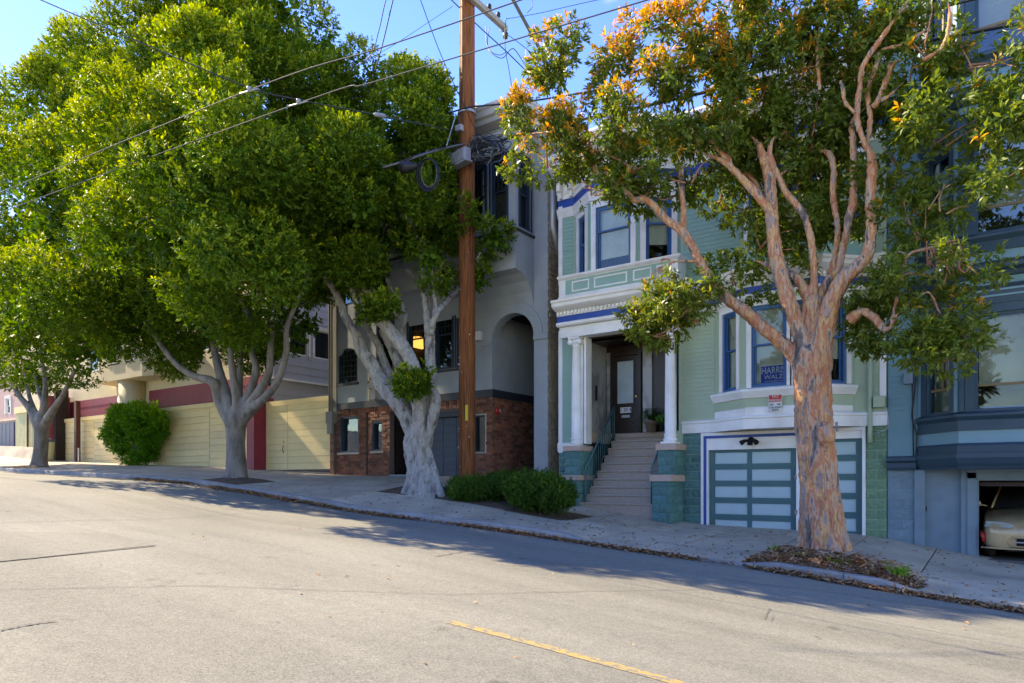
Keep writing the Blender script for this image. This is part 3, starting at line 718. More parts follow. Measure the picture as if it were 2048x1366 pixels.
# stairs : eleven granite steps
for k in range(10):
    zt = -.74 + .202 * (k + 1); y0 = 15.32 + .2 * k; xl = -8.80 if k == 0 else -8.68
    st = MB().xbox(xl, -6.74, y0 + .02, y0 + .30, zt - (.202 if k else .6), zt - .045).build('step', granite, gh)
    MB().xbox(xl - .02, -6.74, y0 - .01, y0 + .30, zt - .045, zt).build('nosing', granite_cap if k == 20 else granite, st, bevel=.012)
MB().xbox(-9.0, -6.4, 17.10, VB, 1.16, 1.278).xbox(-9.0, -8.78, 16.0, 17.1, 1.0, 1.27).build('landing', granite, gh)
MB().xbox(-8.9, -6.74, 15.6, 17.2, -1.2, -.75).build('stair_core', granite, gh)
# piers, caps and columns
def pier(x0, x1, yf, z0, z1, parent, nm='pier', cap=.10):
    lo = z0 - .4 if z0 < 0 else z0
    c = MB().xbox(x0 + .02, x1 - .02, yf + .03, 16.0, lo, z1).build(nm, teal, parent)
    f_ = front(yf + .03); bond(c, 'base_block', f_, x0 + .02, x1 - .02, lo, z1, .36, .203, [], teal, b=.002, th=.035)
    s_ = seg((x1 - .02, yf + .03), (x1 - .02, 16.0)); bond(c, 'base_block', s_, 0, s_.L, lo, z1, .36, .203, [], teal, b=.002, th=.035)
    MB().xbox(x0 - .02, x1 + .03, yf - .02, 16.0, z1, z1 + cap).build('pier_cap', granite_cap, c, bevel=.01)
    return c
pier(-6.74, -6.27, 15.15, -.95, -.01, gh, cap=.155)
pier(-6.69, -6.24, 15.36, .14, .72, gh, cap=.155)
pier(-9.18, -8.70, 15.15, -.75, .02, gh, cap=.13)
pier(-9.22, -8.74, 15.36, .15, .76, gh, cap=.13)
MB().xbox(-9.18, -8.72, 15.5, 16.0, -1.3, .9).build('stair_cheek', teal, gh)
for cx in (-8.96, -6.43):
    cy = 15.56; zb = .90
    c = MB().lathe((cx, cy, zb), [(.155, .02), (.165, .05), (.165, .09), (.14, .11), (.135, .14), (.148, .16), (.148, .19), (.13, .21), (.128, 1.1), (.118, 2.0), (.105, 2.52), (.12, 2.53), (.12, 2.56), (.105, 2.57), (.105, 2.62)], 24).build('column', white, gh, True)
    MB().xbox(cx - .17, cx + .17, cy - .17, cy + .17, zb - .06, zb + .02).build('plinth', white, c)
    cp = MB().xbox(cx - .16, cx + .16, cy - .16, cy + .16, zb + 2.71, zb + 2.77)
    for sx_ in (-1, 1):
        cp.lathe((cx + sx_ * .13, cy - .13, zb + 2.64), [(.0, -.02), (.035, -.02), (.07, 0), (.07, .24), (.035, .26), (.0, .26)], 14, 'y')
    cp.lathe((cx, cy, zb + 2.6), [(.11, 0), (.14, .06), (.12, .11)], 16); cp.build('capital', white, c)
# panel band over the porch
pb = [(-9.42, 15.38), (-6.12, 15.38)]
band = MB().mold([(-9.42, 15.45), (-6.2, 15.45), (-6.2, 15.98)], [(0, 4.58), (.04, 4.6), (.04, 4.72), (0, 4.74), (0, 5.15), (.06, 5.17), (.09, 5.20), (.09, 5.24), (0, 5.27), (-.5, 5.27), (-.5, 4.58)]).build('parapet', white, gh)
fp = front(15.45)
MB().box(fp, -9.22, -6.35, 0, .008, 4.76, 5.13).build('panel_field', green_trim, gh)
for a0, a1 in ((-9.02, -8.52), (-8.38, -7.48), (-7.32, -6.85), (-6.72, -6.42)):
    MB().ring(fp, a0, a1, 4.81, 5.07, .032, .008, .03).build('panel_mould', white, gh)
g = MB(); a = -9.36
while a < -6.3: g.box(fp, a, a + .035, .04, .055, 4.60, 4.71); a += .055
g.build('reeded_band', white, gh, kind='stuff')
# upper bays
def upper_bay(pts, zlo):
    ss = [seg(pts[i], pts[i + 1]) for i in range(3)]
    z0, z1 = 5.2, 6.78; c = ss[1].L; h0 = [(.26, .70, z0, z1)]; h1 = [(.16, c - .16, z0, z1)]; h2 = [(.2, .82, z0, z1)]
    w = MB()
    for s_, h in zip(ss, (h0, h1, h2)): w.wall(s_, 0, s_.L, zlo, 7.9, -.12, 0, h)
    w.build('bay_wall', green_trim, gh)
    window(gh, ss[0], .26, .70, z0, z1, blue_frame, white, .12, depth=.06, curtain='f', split=.55)
    window(gh, ss[1], .16, c - .16, z0, z1, blue_frame, white, .13, depth=.05, blind=(.095, blind_m), blind_to=.14, split=.62, pm=glass_m)
    window(gh, ss[2], .2, .82, z0, z1, blue_frame, white, .13, depth=.05, blind=(.095, blind_m), blind_to=.24, split=.62)
    return ss
ub1 = [(-9.26, 16.0), (-8.48, 15.42), (-7.21, 15.42), (-6.35, 16.0)]
ub2 = [(-4.9, 16.0), (-4.2, 15.42), (-3.05, 15.42), (-2.42, 16.0)]
upper_bay(ub1, 5.26); upper_bay(ub2, 4.6)
MB().box(F16, -6.25, -5.0, 0, .03, 4.62, 5.2).build('panel', green_trim, gh)
top = [(GL - .02, 16.0)] + ub1 + ub2 + [(GR, 16.0)]
MB().mold(top, [(0, 6.98), (.03, 6.98), (.05, 7.05), (.08, 7.12), (.10, 7.2), (.04, 7.24), (0, 7.24)]).build('head_mould', white, gh)
MB().mold(top, [(0, 7.24), (.02, 7.24), (.02, 7.46), (0, 7.46)]).build('frieze', blue_frieze, gh)
MB().mold(top, [(0, 7.46), (.05, 7.46), (.05, 7.56), (.09, 7.6), (.09, 7.9), (0, 7.9)]).build('upper_frieze', white, gh)
MB().mold(top, [(0, 7.9), (.12, 7.9), (.30, 8.02), (.55, 8.10), (.58, 8.2), (.68, 8.28), (.68, 8.38), (0, 8.8)]).build('roof_cornice', white, gh)
for (x, y) in [(GL + .12, 16.0), (-9.32, 16.0), (-8.5, 15.42), (-7.85, 15.42), (-7.2, 15.42), (-6.3, 16.0), (-5.6, 16.0), (-4.95, 16.0), (-4.2, 15.42), (-3.6, 15.42), (-3.05, 15.42), (-2.3, 16.0)]:
    fb = front(y); k = MB().box(fb, x - .07, x + .07, .05, .40, 7.86, 8.04).box(fb, x - .055, x + .055, .05, .26, 7.62, 7.86).box(fb, x - .045, x + .045, .05, .16, 7.46, 7.62)
    k.build('bracket', white, gh, bevel=.012)
# garages
GD = YF + .1
fg = front(16.0)
MB().box(fg, -5.84, -5.78, .0, .05, -1.4, 1.05).box(fg, -2.42, -2.36, 0, .05, -1.4, 1.05).box(fg, -5.84, -2.36, 0, .05, 1.05, 1.12).build('garage_casing', white, gh)
MB().box(fg, -5.78, -5.72, -.06, .03, -1.4, .99).box(fg, -5.78, -3.64, -.06, .03, .99, 1.05).build('garage_trim', blue_frieze, gh)
MB().box(fg, -5.72, -5.68, -.08, .01, -1.4, .99).box(fg, -5.68, -3.64, -.08, 0, .72, .99).box(fg, -3.72, -3.60, -.1, .02, -1.4, .99).box(fg, -3.60, -2.42, -.08, 0, .89, 1.05).build('garage_header', white, gh)
def garage_door(a0, a1, z0, z1, rows, cols, fm, pm_, parent, rail=.09, b=-.10, nm='garage_door'):
    g_ = MB().box(front(16.0), a0, a1, b - .04, b, z0, z1).build(nm, pm_, parent)
    H = (z1 - z0) / rows; fr_ = front(16.0)
    m = MB(); xs_ = [a0] + [a0 + (a1 - a0) * c for c in cols] + [a1]
    for i, x in enumerate(xs_): m.box(fr_, x - (0 if i == 0 else rail / 3 if i < len(xs_) - 1 else rail), x + (rail if i == 0 else rail / 3 if i < len(xs_) - 1 else 0), b, b + .028, z0, z1)
    m.build('stile', fm, g_)
    m = MB()
    for r in range(rows + 1):
        z = z0 + H * r; m.box(fr_, a0 + .001, a1 - .001, b, b + .025, max(z0, z - (rail * .5)), min(z1, z + rail * .5))
    m.build('rail', fm, g_)
    for r in range(rows):
        for i in range(len(xs_) - 1):
            p0 = xs_[i] + (rail if i == 0 else rail / 3) + .012; p1 = xs_[i + 1] - (rail if i == len(xs_) - 2 else rail / 3) - .012
            MB().box(fr_, p0, p1, b, b + .010, z0 + H * r + rail * .5 + .015, z0 + H * (r + 1) - rail * .5 - .012).build('door_panel', pm_, g_, bevel=.006)
    return g_
gd = garage_door(-5.68, -3.72, -1.22, .72, 5, [.475], teal_frame, door_panel, gh, rail=.13)
gd2 = garage_door(-3.60, -2.42, -1.12, .89, 5, [], teal_frame, door_panel, gh, rail=.13)
# drain pipe, boxes and flood light on the green house
dp = MB().tube([(-2.27, 15.93, 4.3), (-2.27, 15.93, 1.0), (-2.27, 15.93, .78)], .045, 10).build('drain_pipe', green_wall, gh, True)
MB().xbox(-2.20, -1.99, 15.84, 15.97, 1.50, 1.72).build('meter_box', green_wall, gh)
MB().tube(spline([(-2.0, 15.9, 1.6), (-1.94, 15.86, 1.35), (-1.96, 15.88, 1.05), (-2.3, 15.9, .95)], 5), .008, 5).build('service_wire', galv, gh, True)
fl = thing('flood_light', P(1502, 876, 15.96), 'small black twin flood lamp fixed above the wide garage door', 'lamp')
p0 = P(1502, 880, 15.95)
MB().lathe(p0 + Vector((0, .03, .0)), [(.07, 0), (.07, -.05), (.04, -.07)], 14, 'y').build('base', black, fl)
MB().xbox(p0.x - .05, p0.x + .05, 15.84, 15.9, p0.z - .12, p0.z - .03).build('sensor', black, fl)
for s_ in (-1, 1):
    MB().tube([p0 + Vector((s_ * .05, -.06, -.01)), p0 + Vector((s_ * .11, -.11, -.02)), p0 + Vector((s_ * .17, -.17, -.07))], [.025, .04, .06], 12).build('lamp_head', black, fl, True)
# railings
def railing(x, pts, label, nb, zlo):
    t = thing('stair_railing', (x, pts[0][0], pts[0][1] - .9), label, 'railing')
    p3 = [(x, y, z) for y, z in pts]
    MB().tube([p3[0]] + [p3[-1]], .024, 8).build('handrail', teal_frame, t, True)
    y0, z0 = pts[0]; y1, z1 = pts[-1]
    MB().tube([(x, y0, z0 - .72), (x, y1, z1 - .72)], .011, 6).build('lower_rail', teal_frame, t, True)
    for i in range(nb):
        k = i / (nb - 1); y = y0 + (y1 - y0) * k; z = z0 + (z1 - z0) * k; e = i in (0, nb - 1)
        MB().tube([(x, y, z - (.92 if e else .72)), (x, y, z)], .02 if e else .011, 6).build('post' if e else 'baluster', teal_frame, t, True)
    return t
railing(-8.62, [(15.42, .30), (17.0, 2.0)], 'teal iron stair railing on the left side of the stone steps', 15, 0)
railing(-6.82, [(15.36, .28), (15.9, .86)], 'short teal iron stair railing against the right hand pier', 6, 0)
# signs
sg = thing('no_parking_sign', P(1551, 806, 15.30), 'red and white no parking sign with a pair of eyes fixed under the bay window', 'sign')
q0 = P(1537, 825, YP - .06); q1 = P(1564, 786, YP - .06); sw, sh_ = q1.x - q0.x, q1.z - q0.z; fy = YP - .06
cxs, czs = (q0.x + q1.x) / 2, (q0.z + q1.z) / 2
MB().box(front(fy), q0.x, q1.x, -.02, 0, q0.z, q1.z).build('plate', plastic_w, sg)
MB().box(front(fy), q0.x + .008, q1.x - .008, 0, .002, czs + .02, q1.z - .008).build('red_field', red_p, sg)
text('NO', sg, (cxs, fy - .003, q1.z - .062), .085, plastic_w); text('PARKING', sg, (cxs, fy - .003, q1.z - .145), .068, plastic_w)
text('TOW AWAY', sg, (cxs, fy - .003, q0.z + .10), .052, inkblack); text('ZONE', sg, (cxs, fy - .003, q0.z + .045), .052, inkblack)
for s_ in (-1, 1):
    e = MB(); ex = cxs + s_ * .075; ez = czs - .045
    e.box(front(fy), ex - .045, ex + .045, 0, .002, ez + .018, ez + .028); e.box(front(fy), ex - .03, ex + .03, 0, .002, ez - .006, ez + .008); e.build('eye', inkblack, sg)
wp = thing('window_placard', P(1547, 750, YP), 'royal blue campaign placard leaning inside the bay window glass', 'sign')
pc = P(1547, 748, YP + .083); pw, ph = .56, .39; a_ = R(4)
card = MB().box(Frame(pc.x, pc.y), -pw / 2, pw / 2, -.01, 0, -ph / 2, ph / 2)
card.v = [(x, y, z + pc.z) for x, y, z in card.v]
pvb = card.build('board', plastic_w, wp)
b2 = MB().box(Frame(pc.x, pc.y), -pw / 2 + .015, pw / 2 - .015, 0, .002, -ph / 2 + .01, ph / 2 - .015); b2.v = [(x, y, z + pc.z) for x, y, z in b2.v]
b2.build('blue_field', mat('campaign_blue', (.015, .04, .42), .4), wp)
wtx = mat('white_print', (.75, .75, .74), .5)
text('HARRIS', wp, (pc.x - .005, pc.y - .004, pc.z + .075), .20, wtx, sx=.76, ext=.003); text('WALZ', wp, (pc.x, pc.y - .004, pc.z - .065), .125, wtx, sx=1.1, ext=.003)
text('KAMALAHARRIS.COM', wp, (pc.x, pc.y - .004, pc.z - .152), .038, wtx)

# ================================================================ BLUE HOUSE
bh = thing('blue_house', (1.5, 16, -1.5), 'steel blue victorian house with navy trim and an open garage, at the downhill end', 'house')
BL, BR = -1.96, 6.4
opn = (-.46, 3.4, -1.7, .05); ldoor = (-1.30, -.70, -1.7, .20)
bb = [(-1.39, 16.0), (-.70, 15.2), (2.3, 15.2), (3.0, 16.0)]
fB = front(16.0)
MB().wall(fB, BL, BR, -2.4, 11.6, -.25, 0, [opn, ldoor, (-1.39, 3.0, .46, 10.6)]).build('wall', steel_blue, bh)
MB().xbox(BL, BL + .02, 16.25, 28, -2.4, 11.6).xbox(BR - .02, BR, 16.25, 28, -2.4, 11.6).xbox(BL, BR, 16, 28, 11.6, 11.75).xbox(BL, BR, 27.9, 28, -2, 11.6).build('wall', pale_board, bh)
MB().siding(fB, BL + .02, -1.42, .5, 11.4, [], .115).siding(fB, 3.05, BR, .5, 11.4, [], .115).build('lap_siding', steel_blue, bh, kind='stuff')
bond(bh, 'base_block', fB, BL + .02, -1.48, -1.6, .25, .44, .205, [], slate, b=.002, th=.03)
MB().box(fB, -1.48, -1.30, 0, .05, -1.8, .22).box(fB, -.70, -.60, 0, .05, -1.8, .22).box(fB, -.60, -.46, 0, .08, -1.8, .16).box(fB, -.60, 3.5, 0, .08, .05, .22).box(fB, 3.4, 3.55, 0, .08, -1.9, .05).box(fB, -1.30, -.70, 0, .03, .19, .22).build('door_casing', slate_door, bh)
MB().box(fB, -.46, -.42, -.2, .03, -1.8, .05).box(fB, -.42, 3.4, -.2, .03, .01, .05).build('garage_jamb', slate_door, bh)
ld = MB().box(fB, -1.30, -.70, -.08, -.04, -1.55, .20).build('side_door', slate_door, bh)
MB().box(fB, -1.295, -1.275, -.04, -.02, -.6, -.5).build('hinge', metal_dark, ld)
prof = [(0, .22), (.10, .22), (.12, .27), (.12, .36), (.18, .40), (.18, .46), (0, .50)]
MB().mold([(BL, 16.0), (-1.45, 16.0)], prof).build('belt_course', navy_trim, bh)
MB().mold([(-1.45, 16.0), (-.70, 15.18), (2.32, 15.18), (3.05, 16.0), (BR, 16.0)], [(-.3, .22), (.0, .22), (.02, .27), (.06, .32), (.10, .42), (.10, .50), (-.3, .50)]).build('belt_course', navy_trim, bh)
sf = MB(); 
for z in (.24, 11.3): sf.v += [(x, y, z) for x, y in ((-1.39, 16.05), (-.70, 15.2), (2.3, 15.2), (3.0, 16.05))]
sf.f = [(0, 1, 2, 3), (4, 5, 6, 7)]; sf.build('bay_soffit', steel_blue, bh)
bs = [seg(bb[i], bb[i + 1]) for i in range(3)]
LV = [(1.26, 3.02), (4.45, 6.2), (7.7, 9.5)]
hs0 = [(.22, .84, a, b) for a, b in LV]; hs1 = [(.24, 1.55, a, b) for a, b in LV] + [(1.85, 2.76, a, b) for a, b in LV]
w = MB(); w.wall(bs[0], 0, bs[0].L, .46, 10.8, -.12, 0, hs0).wall(bs[1], 0, bs[1].L, .46, 10.8, -.12, 0, hs1).wall(bs[2], 0, bs[2].L, .46, 10.8, -.12, 0, hs0); w.build('bay_wall', steel_blue, bh)
for li, (z0, z1) in enumerate(LV):
    window(bh, bs[0], .22, .84, z0, z1, navy_trim, navy_trim, .14, kind='cross' if li != 1 else 'hung', pm=glass_m, depth=.07, curtain='f' if li == 1 else None)
    window(bh, bs[1], .24, 1.55, z0, z1, navy_trim, navy_trim, .15, kind='cross', pm=glass_m if li == 0 else glass_hi, depth=.07)
    window(bh, bs[1], 1.85, 2.76, z0, z1, navy_trim, navy_trim, .12, kind='cross', pm=glass_hi, depth=.07)
    window(bh, bs[2], .22, .84, z0, z1, navy_trim, navy_trim, .14, kind='hung', pm=glass_m, depth=.07, room=True)
    # shades drawn behind the upper part of the front windows
    MB().box(bs[1], .30, 1.02, -.20, -.195, z0 + .48, z1 - .06).build('paper_shade', paper_m, bh)
    MB().box(bs[0], .52, .80, -.20, -.195, z0 + .45, z1 - .06).build('paper_shade', paper_m, bh)
    MB().mold(bb, [(0, z0 - .34), (.05, z0 - .34), (.05, z0 - .16), (.09, z0 - .12), (.12, z0 - .09), (.12, z0 - .05), (0, z0)]).build('sill_moulding', navy_trim, bh)
    MB().mold(bb, [(0, z0 - .80), (.06, z0 - .80), (.07, z0 - .62), (.03, z0 - .57), (0, z0 - .57)]).build('base_moulding', navy_trim, bh)
    MB().mold(bb, [(0, z0 - .57), (.012, z0 - .57), (.012, z0 - .34), (0, z0 - .34)]).build('spandrel', sky_panel, bh)
    MB().mold(bb, [(0, z1 + .18), (.04, z1 + .18), (.05, z1 + .24), (.05, z1 + .42), (.09, z1 + .46), (0, z1 + .5)]).build('head_moulding', navy_trim, bh)
    MB().mold([(-1.5, 16.0)] + bb[1:3] + [(3.1, 16.0)], [(0, z1 + .62), (.08, z1 + .64), (.12, z1 + .7), (.22, z1 + .74), (.22, z1 + .82), (.26, z1 + .86), (0, z1 + .92)]).build('storey_cornice', navy_trim, bh)
    for a0, a1 in ((.15, 1.35), (1.55, 2.85)): MB().ring(bs[1], a0, a1, z1 + .27, z1 + .40, .03, .05, .065).build('panel_mould', sky_panel if li == 0 else navy_trim, bh)
    for s_, a0, a1 in ((bs[0], .0, .07), (bs[0], .985, 1.056), (bs[1], .0, .08), (bs[1], 1.71, 1.72)): MB().box(s_, a0, a1, 0, .05, z0, z1 + .18).build('bay_pilaster', sky_panel if s_ is bs[0] else navy_trim, bh)
# tape along the lower pane, wires
MB().box(bs[1], .30, 1.50, -.058, -.056, LV[0][0] + .05, LV[0][0] + .075).build('blue_tape', mat('blue_tape', (.01, .22, .6), .5), bh)
MB().tube(spline([(-1.50, 15.95, 2.9), (-1.46, 15.93, 2.0), (-1.52, 15.93, 1.3), (-1.44, 15.93, .9), (-1.46, 15.93, .5)], 6), .014, 6).tube([(-1.53, 15.95, 3.0), (-1.50, 15.95, .5)], .01, 5).build('service_cable', cable, bh, True)
MB().xbox(-1.66, -1.50, 15.86, 15.98, 1.93, 2.16).build('meter_box', slate_door, bh)
# garage room
gm = MB().xbox(-.62, -.60, 16.25, 22, -1.75, .25).xbox(3.5, 3.52, 16.25, 22, -1.75, .25).xbox(-.62, 3.52, 22, 22.02, -1.75, .25).xbox(-.62, 3.52, 16.25, 22, .25, .27); gm.build('garage_interior', mat('garage_wall', (.20, .15, .10), .9, (.12, .09, .06), 2), bh)
MB().xbox(-.60, 3.5, 15.7, 22, -1.75, -1.458).build('garage_floor', mat('stained_garage_floor', (.12, .11, .10), .9), bh)
MB().xbox(-.42, 3.4, 16.3, 16.36, -.10, -.02).xbox(-.42, 3.4, 16.5, 18.5, .0, .03).build('raised_garage_door', wood_door, bh)
MB().xbox(.45, .80, 20.0, 20.3, -1.0, -.15).build('cardboard_box', mat('cardboard', (.42, .26, .10), .8), bh)

# ================================================================ CAR in the garage
def car():
    cx = .50; y0 = 15.75; zg = -1.455
    t = thing('sedan_car', (cx, y0, zg), 'worn pale gold sedan parked nose out in the open garage', 'car')
    paint = mat('pale_gold_car_paint', (.60, .43, .22), .3, (.54, .39, .2), 3, metal=.25, coat=.4, dirt=(.25, .19, .13), dirt_scale=3)
    # body sections along Y : (y, half width low, half width belt, z_bottom, z_belt, z_centre)
    S = [(0.0, .62, .66, .24, .50, .52), (.05, .74, .76, .20, .60, .63), (.18, .83, .82, .19, .70, .73), (.5, .865, .85, .19, .77, .82), (1.0, .87, .86, .19, .83, .90), (1.35, .87, .865, .19, .87, .95), (2.2, .87, .87, .2, .90, .96), (3.2, .87, .87, .2, .92, .96), (4.0, .86, .84, .22, .92, .97), (4.45, .78, .76, .3, .85, .9)]
    bm = bmesh.new(); rings = []
    for y, wl_, wb_, zb, zs, zc in S:
        r = []
        prof = [(-wl_ * .9, zb), (-wl_, zb + .06), (-wl_ * 1.0, zb + (zs - zb) * .5), (-wb_, zs - .05), (-wb_ + .06, zs), (-wb_ * .5, zs + (zc - zs) * .75), (0, zc)]
        prof = prof + [(-x, z) for x, z in prof[-2::-1]]
        for x, z in prof: r.append(bm.verts.new((x, y, z)))
        rings.append(r)
    n = len(rings[0])
    for i in range(len(rings) - 1):
        for j in range(n - 1): bm.faces.new((rings[i][j], rings[i][j + 1], rings[i + 1][j + 1], rings[i + 1][j]))
    bm.faces.new(rings[0]); bm.faces.new(rings[-1][::-1]); bmesh.ops.recalc_face_normals(bm, faces=bm.faces)
    me = bpy.data.meshes.new('body'); bm.to_mesh(me); bm.free(); o = link('body', me, paint, t, True); sb = o.modifiers.new('s', 'SUBSURF'); sb.levels = 2; sb.render_levels = 2
    # greenhouse
    bm = bmesh.new(); G = [(1.28, .74, .90, .0), (2.0, .58, .62, .44), (3.2, .58, .60, .45), (4.0, .70, .84, .03)]
    rg = [[bm.verts.new(p) for p in ((-b, y, .90 if h < .1 else .9 + h - .04), (-b + .06, y, .92 + h), (0, y, .95 + h), (b - .06, y, .92 + h), (b, y, .90 if h < .1 else .9 + h - .04))] for y, b, _, h in G]
    for i in range(3):
        for j in range(4): bm.faces.new((rg[i][j], rg[i][j + 1], rg[i + 1][j + 1], rg[i + 1][j]))
    for s_ in (0, 4):
        bm.faces.new([rg[i][s_] for i in range(4)])
    me = bpy.data.meshes.new('roof'); bm.to_mesh(me); bm.free(); link('roof', me, mat('dusty_roof_paint', (.06, .065, .06), .4, metal=.3), t, True)
    def q(name, pts, m, th=.004):
        me = bpy.data.meshes.new(name); me.from_pydata(pts, [], [tuple(range(len(pts)))]); me.update(); return link(name, me, m, t)
    gl = mat('dusty_windscreen', (.10, .12, .10), .12, (.2, .21, .18), 2.0, coat=.6)
    q('windscreen', [(-.70, 1.31, .925), (.70, 1.31, .925), (.53, 1.94, 1.325), (.0, 1.95, 1.355), (-.53, 1.94, 1.325)], gl)
    MB_ = lambda: MB()
    def rel(m): m.v = [(x, y, z) for x, y, z in m.v]; return m
    def bl(m, name, mt, par=t, sm=True): return link(name, m.mesh(name), mt, par, sm)
    for s_ in (-1, 1):
        hl = MB(); K = 8; outer = [(s_ * .835, .23, .60), (s_ * .80, .13, .59), (s_ * .66, .065, .585), (s_ * .40, .04, .59), (s_ * .36, .045, .63), (s_ * .44, .10, .675), (s_ * .62, .16, .70), (s_ * .80, .24, .70)]
        hl.v = [(x * 1.005, y - .03, z) for x, y, z in outer] + [(x * .99, y + .10, z) for x, y, z in outer]
        hl.f = [tuple(range(8))] + [(i, (i + 1) % 8, 8 + (i + 1) % 8, 8 + i) for i in range(8)]
        bl(hl, 'headlight', mat('clouded_lens', (.45, .46, .38), .15, (.35, .35, .28), 5, coat=.8), sm=False)
        bl(MB().tube([(s_ * .875, .26, .50), (s_ * .845, .19, .42), (s_ * .835, .19, .30)], [.03, .045, .03], 8), 'bumper_scuff', red_p if s_ < 0 else paint)
        wh = MB().lathe((s_ * .76, .82, .30), [(.0, -.1), (.26, -.1), (.30, -.07), (.30, .07), (.26, .1), (.0, .1)], 24, 'x'); wo_ = bl(wh, 'wheel', mat('tyre_rubber', (.022, .022, .022), .8, (.05, .045, .04), 6))
        bl(MB().lathe((s_ * .865, .82, .30), [(.0, -.01), (.19, -.01), (.17, .01), (.0, .015)], 20, 'x'), 'rim', galv, wo_)
        mr = MB().tube(spline([(s_ * .80, 1.42, .95), (s_ * .90, 1.40, .97), (s_ * .95, 1.39, .985)], 3), .018, 6)
        mo = bl(mr, 'mirror_arm', paint)
        bmi = MB().lathe((s_ * 1.02, 1.38, 1.0), [(.0, -.11), (.055, -.105), (.075, -.05), (.08, .05), (.06, .10), (.0, .11)], 14, 'x')
        bmi.v = [(x, 1.38 + (y - 1.38) * .7, 1.0 + (z - 1.0) * .85) for x, y, z in bmi.v]; bl(bmi, 'mirror', mat('cream_mirror_paint', (.62, .54, .38), .3, coat=.5), mo)
        bl(MB().tube([(s_ * .735, 1.29, .92), (s_ * .60, 1.95, 1.33)], .022, 6), 'pillar', paint)
        bl(MB().tube([(s_ * .15, 1.27, .915), (s_ * .45, 1.3, .92), (s_ * .60, 1.31, .915)], .010, 5), 'wiper', black)
    # lower grille opening
    gr = MB().xbox(-.34, .34, -.035, .03, .27, .40); bl(gr, 'grille', black, sm=False)
    rm = MB(); pr = [(-.42, .255), (-.46, .33), (-.40, .42), (.40, .42), (.46, .33), (.42, .255), (-.42, .255)]
    rm.tube([(x, -.02 + abs(x) * .06, z) for x, z in pr], .022, 6); bl(rm, 'grille_rim', paint)
    bl(MB().xbox(-.36, .36, -.045, -.03, .325, .345), 'grille_bar', galv, sm=False)
    bl(MB().tube([(-.88, .10, .215), (-.6, .02, .205), (.6, .02, .205), (.88, .10, .215)], .018, 6), 'air_dam', paint)
    bl(MB().xbox(-.5, .5, .25, 1.1, .14, .24).tube([(-.7, .8, .3), (-.2, .6, .18), (.2, .6, .18)], .03, 6), 'underbody', metal_dark, sm=False)
    return t
car()

# ================================================================ GREY STUCCO HOUSE
sh = thing('grey_stucco_house', (-14.5, 16, .1), 'grey stucco house over a rough brick base with a round arched entry', 'house')
SL, SR = -18.9, -10.11
fS = front(16.0); BZ0, BZ1 = 2.40, 2.62
arch_l, arch_r, spr = -11.97, -10.55, 3.99; acx = (arch_l + arch_r) / 2; ar = (arch_r - arch_l) / 2
win1 = [(-15.25, -14.35, 3.35, 5.15), (-14.15, -13.45, 3.35, 5.15), (-13.3, -12.85, 3.35, 5.15)]
archw = (-18.5, -17.55, 3.28, 4.45)
win0 = [(-16.6, -15.9, 3.35, 5.15)]
holes_up = win1 + win0 + [archw] + [(arch_l, arch_r, -2, 4.75), (-15.2, -10.55, 5.75, 9.3), (-18.4, -17.3, 5.9, 8.1), (-16.8, -15.7, 5.9, 8.1)]
MB().wall(fS, SL, SR, BZ1, 9.7, -.25, 0, holes_up).build('wall', stucco, sh)
# arch spandrel filling between circle and square hole
m = MB(); N_ = 20
for s_ in range(N_):
    t0, t1 = math.pi * s_ / N_, math.pi * (s_ + 1) / N_
    x0, z0 = acx - ar * math.cos(t0), spr + ar * math.sin(t0) * .98; x1, z1 = acx - ar * math.cos(t1), spr + ar * math.sin(t1) * .98
    n = len(m.v)
    m.v += [fS.p(x0, 0, z0), fS.p(x1, 0, z1), fS.p(x1, 0, 4.76), fS.p(x0, 0, 4.76), fS.p(x0, -.3, z0), fS.p(x1, -.3, z1)]
    m.f += [(n, n + 1, n + 2, n + 3)[::-1], (n, n + 4, n + 5, n + 1)[::-1]]
m.build('arch_spandrel', stucco, sh)
m = MB(); r0, r1 = ar + .005, ar + .30
for s_ in range(N_):
    t0, t1 = math.pi * s_ / N_, math.pi * (s_ + 1) / N_; n = len(m.v)
    for r_ in (r0, r1):
        for t_ in (t0, t1):
            for b in (0, .035): m.v.append(fS.p(acx - r_ * math.cos(t_), b, spr + r_ * math.sin(t_) * .98))
    # order: r0t0b0 r0t0b1 r0t1b0 r0t1b1 r1t0b0 r1t0b1 r1t1b0 r1t1b1
    m.f += [(n + 1, n + 3, n + 7, n + 5)[::-1], (n + 4, n + 5, n + 7, n + 6)[::-1], (n + 0, n + 2, n + 3, n + 1)[::-1]]
m.build('arch_ring', stucco, sh)
MB().box(fS, arch_l - .34, arch_l + .0, 0, .05, spr - .12, spr).box(fS, arch_r, SR + .03, 0, .05, spr - .14, spr).build('impost', stucco, sh)
MB().box(fS, arch_r, SR, -.25, 0, -2, BZ1).build('arch_pier', stucco, sh)
MB().box(fS, arch_l - .30, arch_l, 0, .02, BZ1, spr - .12).build('arch_pilaster', stucco, sh)
# reveals of the arched passage
DP = 19.4
MB().xbox(arch_l - .25, arch_l, 16.25, DP, 2.46, 5.0).build('passage_wall', stucco, sh)
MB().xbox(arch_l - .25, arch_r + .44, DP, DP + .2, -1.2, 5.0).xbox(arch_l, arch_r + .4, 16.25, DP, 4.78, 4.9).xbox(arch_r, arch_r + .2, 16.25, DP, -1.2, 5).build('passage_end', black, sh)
MB().box(seg((arch_l, 16.0), (arch_l, DP)), 0, DP - 16, 0, .03, BZ0, BZ1).box(fS, -12.9, arch_l + .03, 0, .03, BZ0, BZ1).box(fS, SL + .2, -12.9, 0, .03, BZ0, BZ1).build('belt_course', dark_trim, sh)
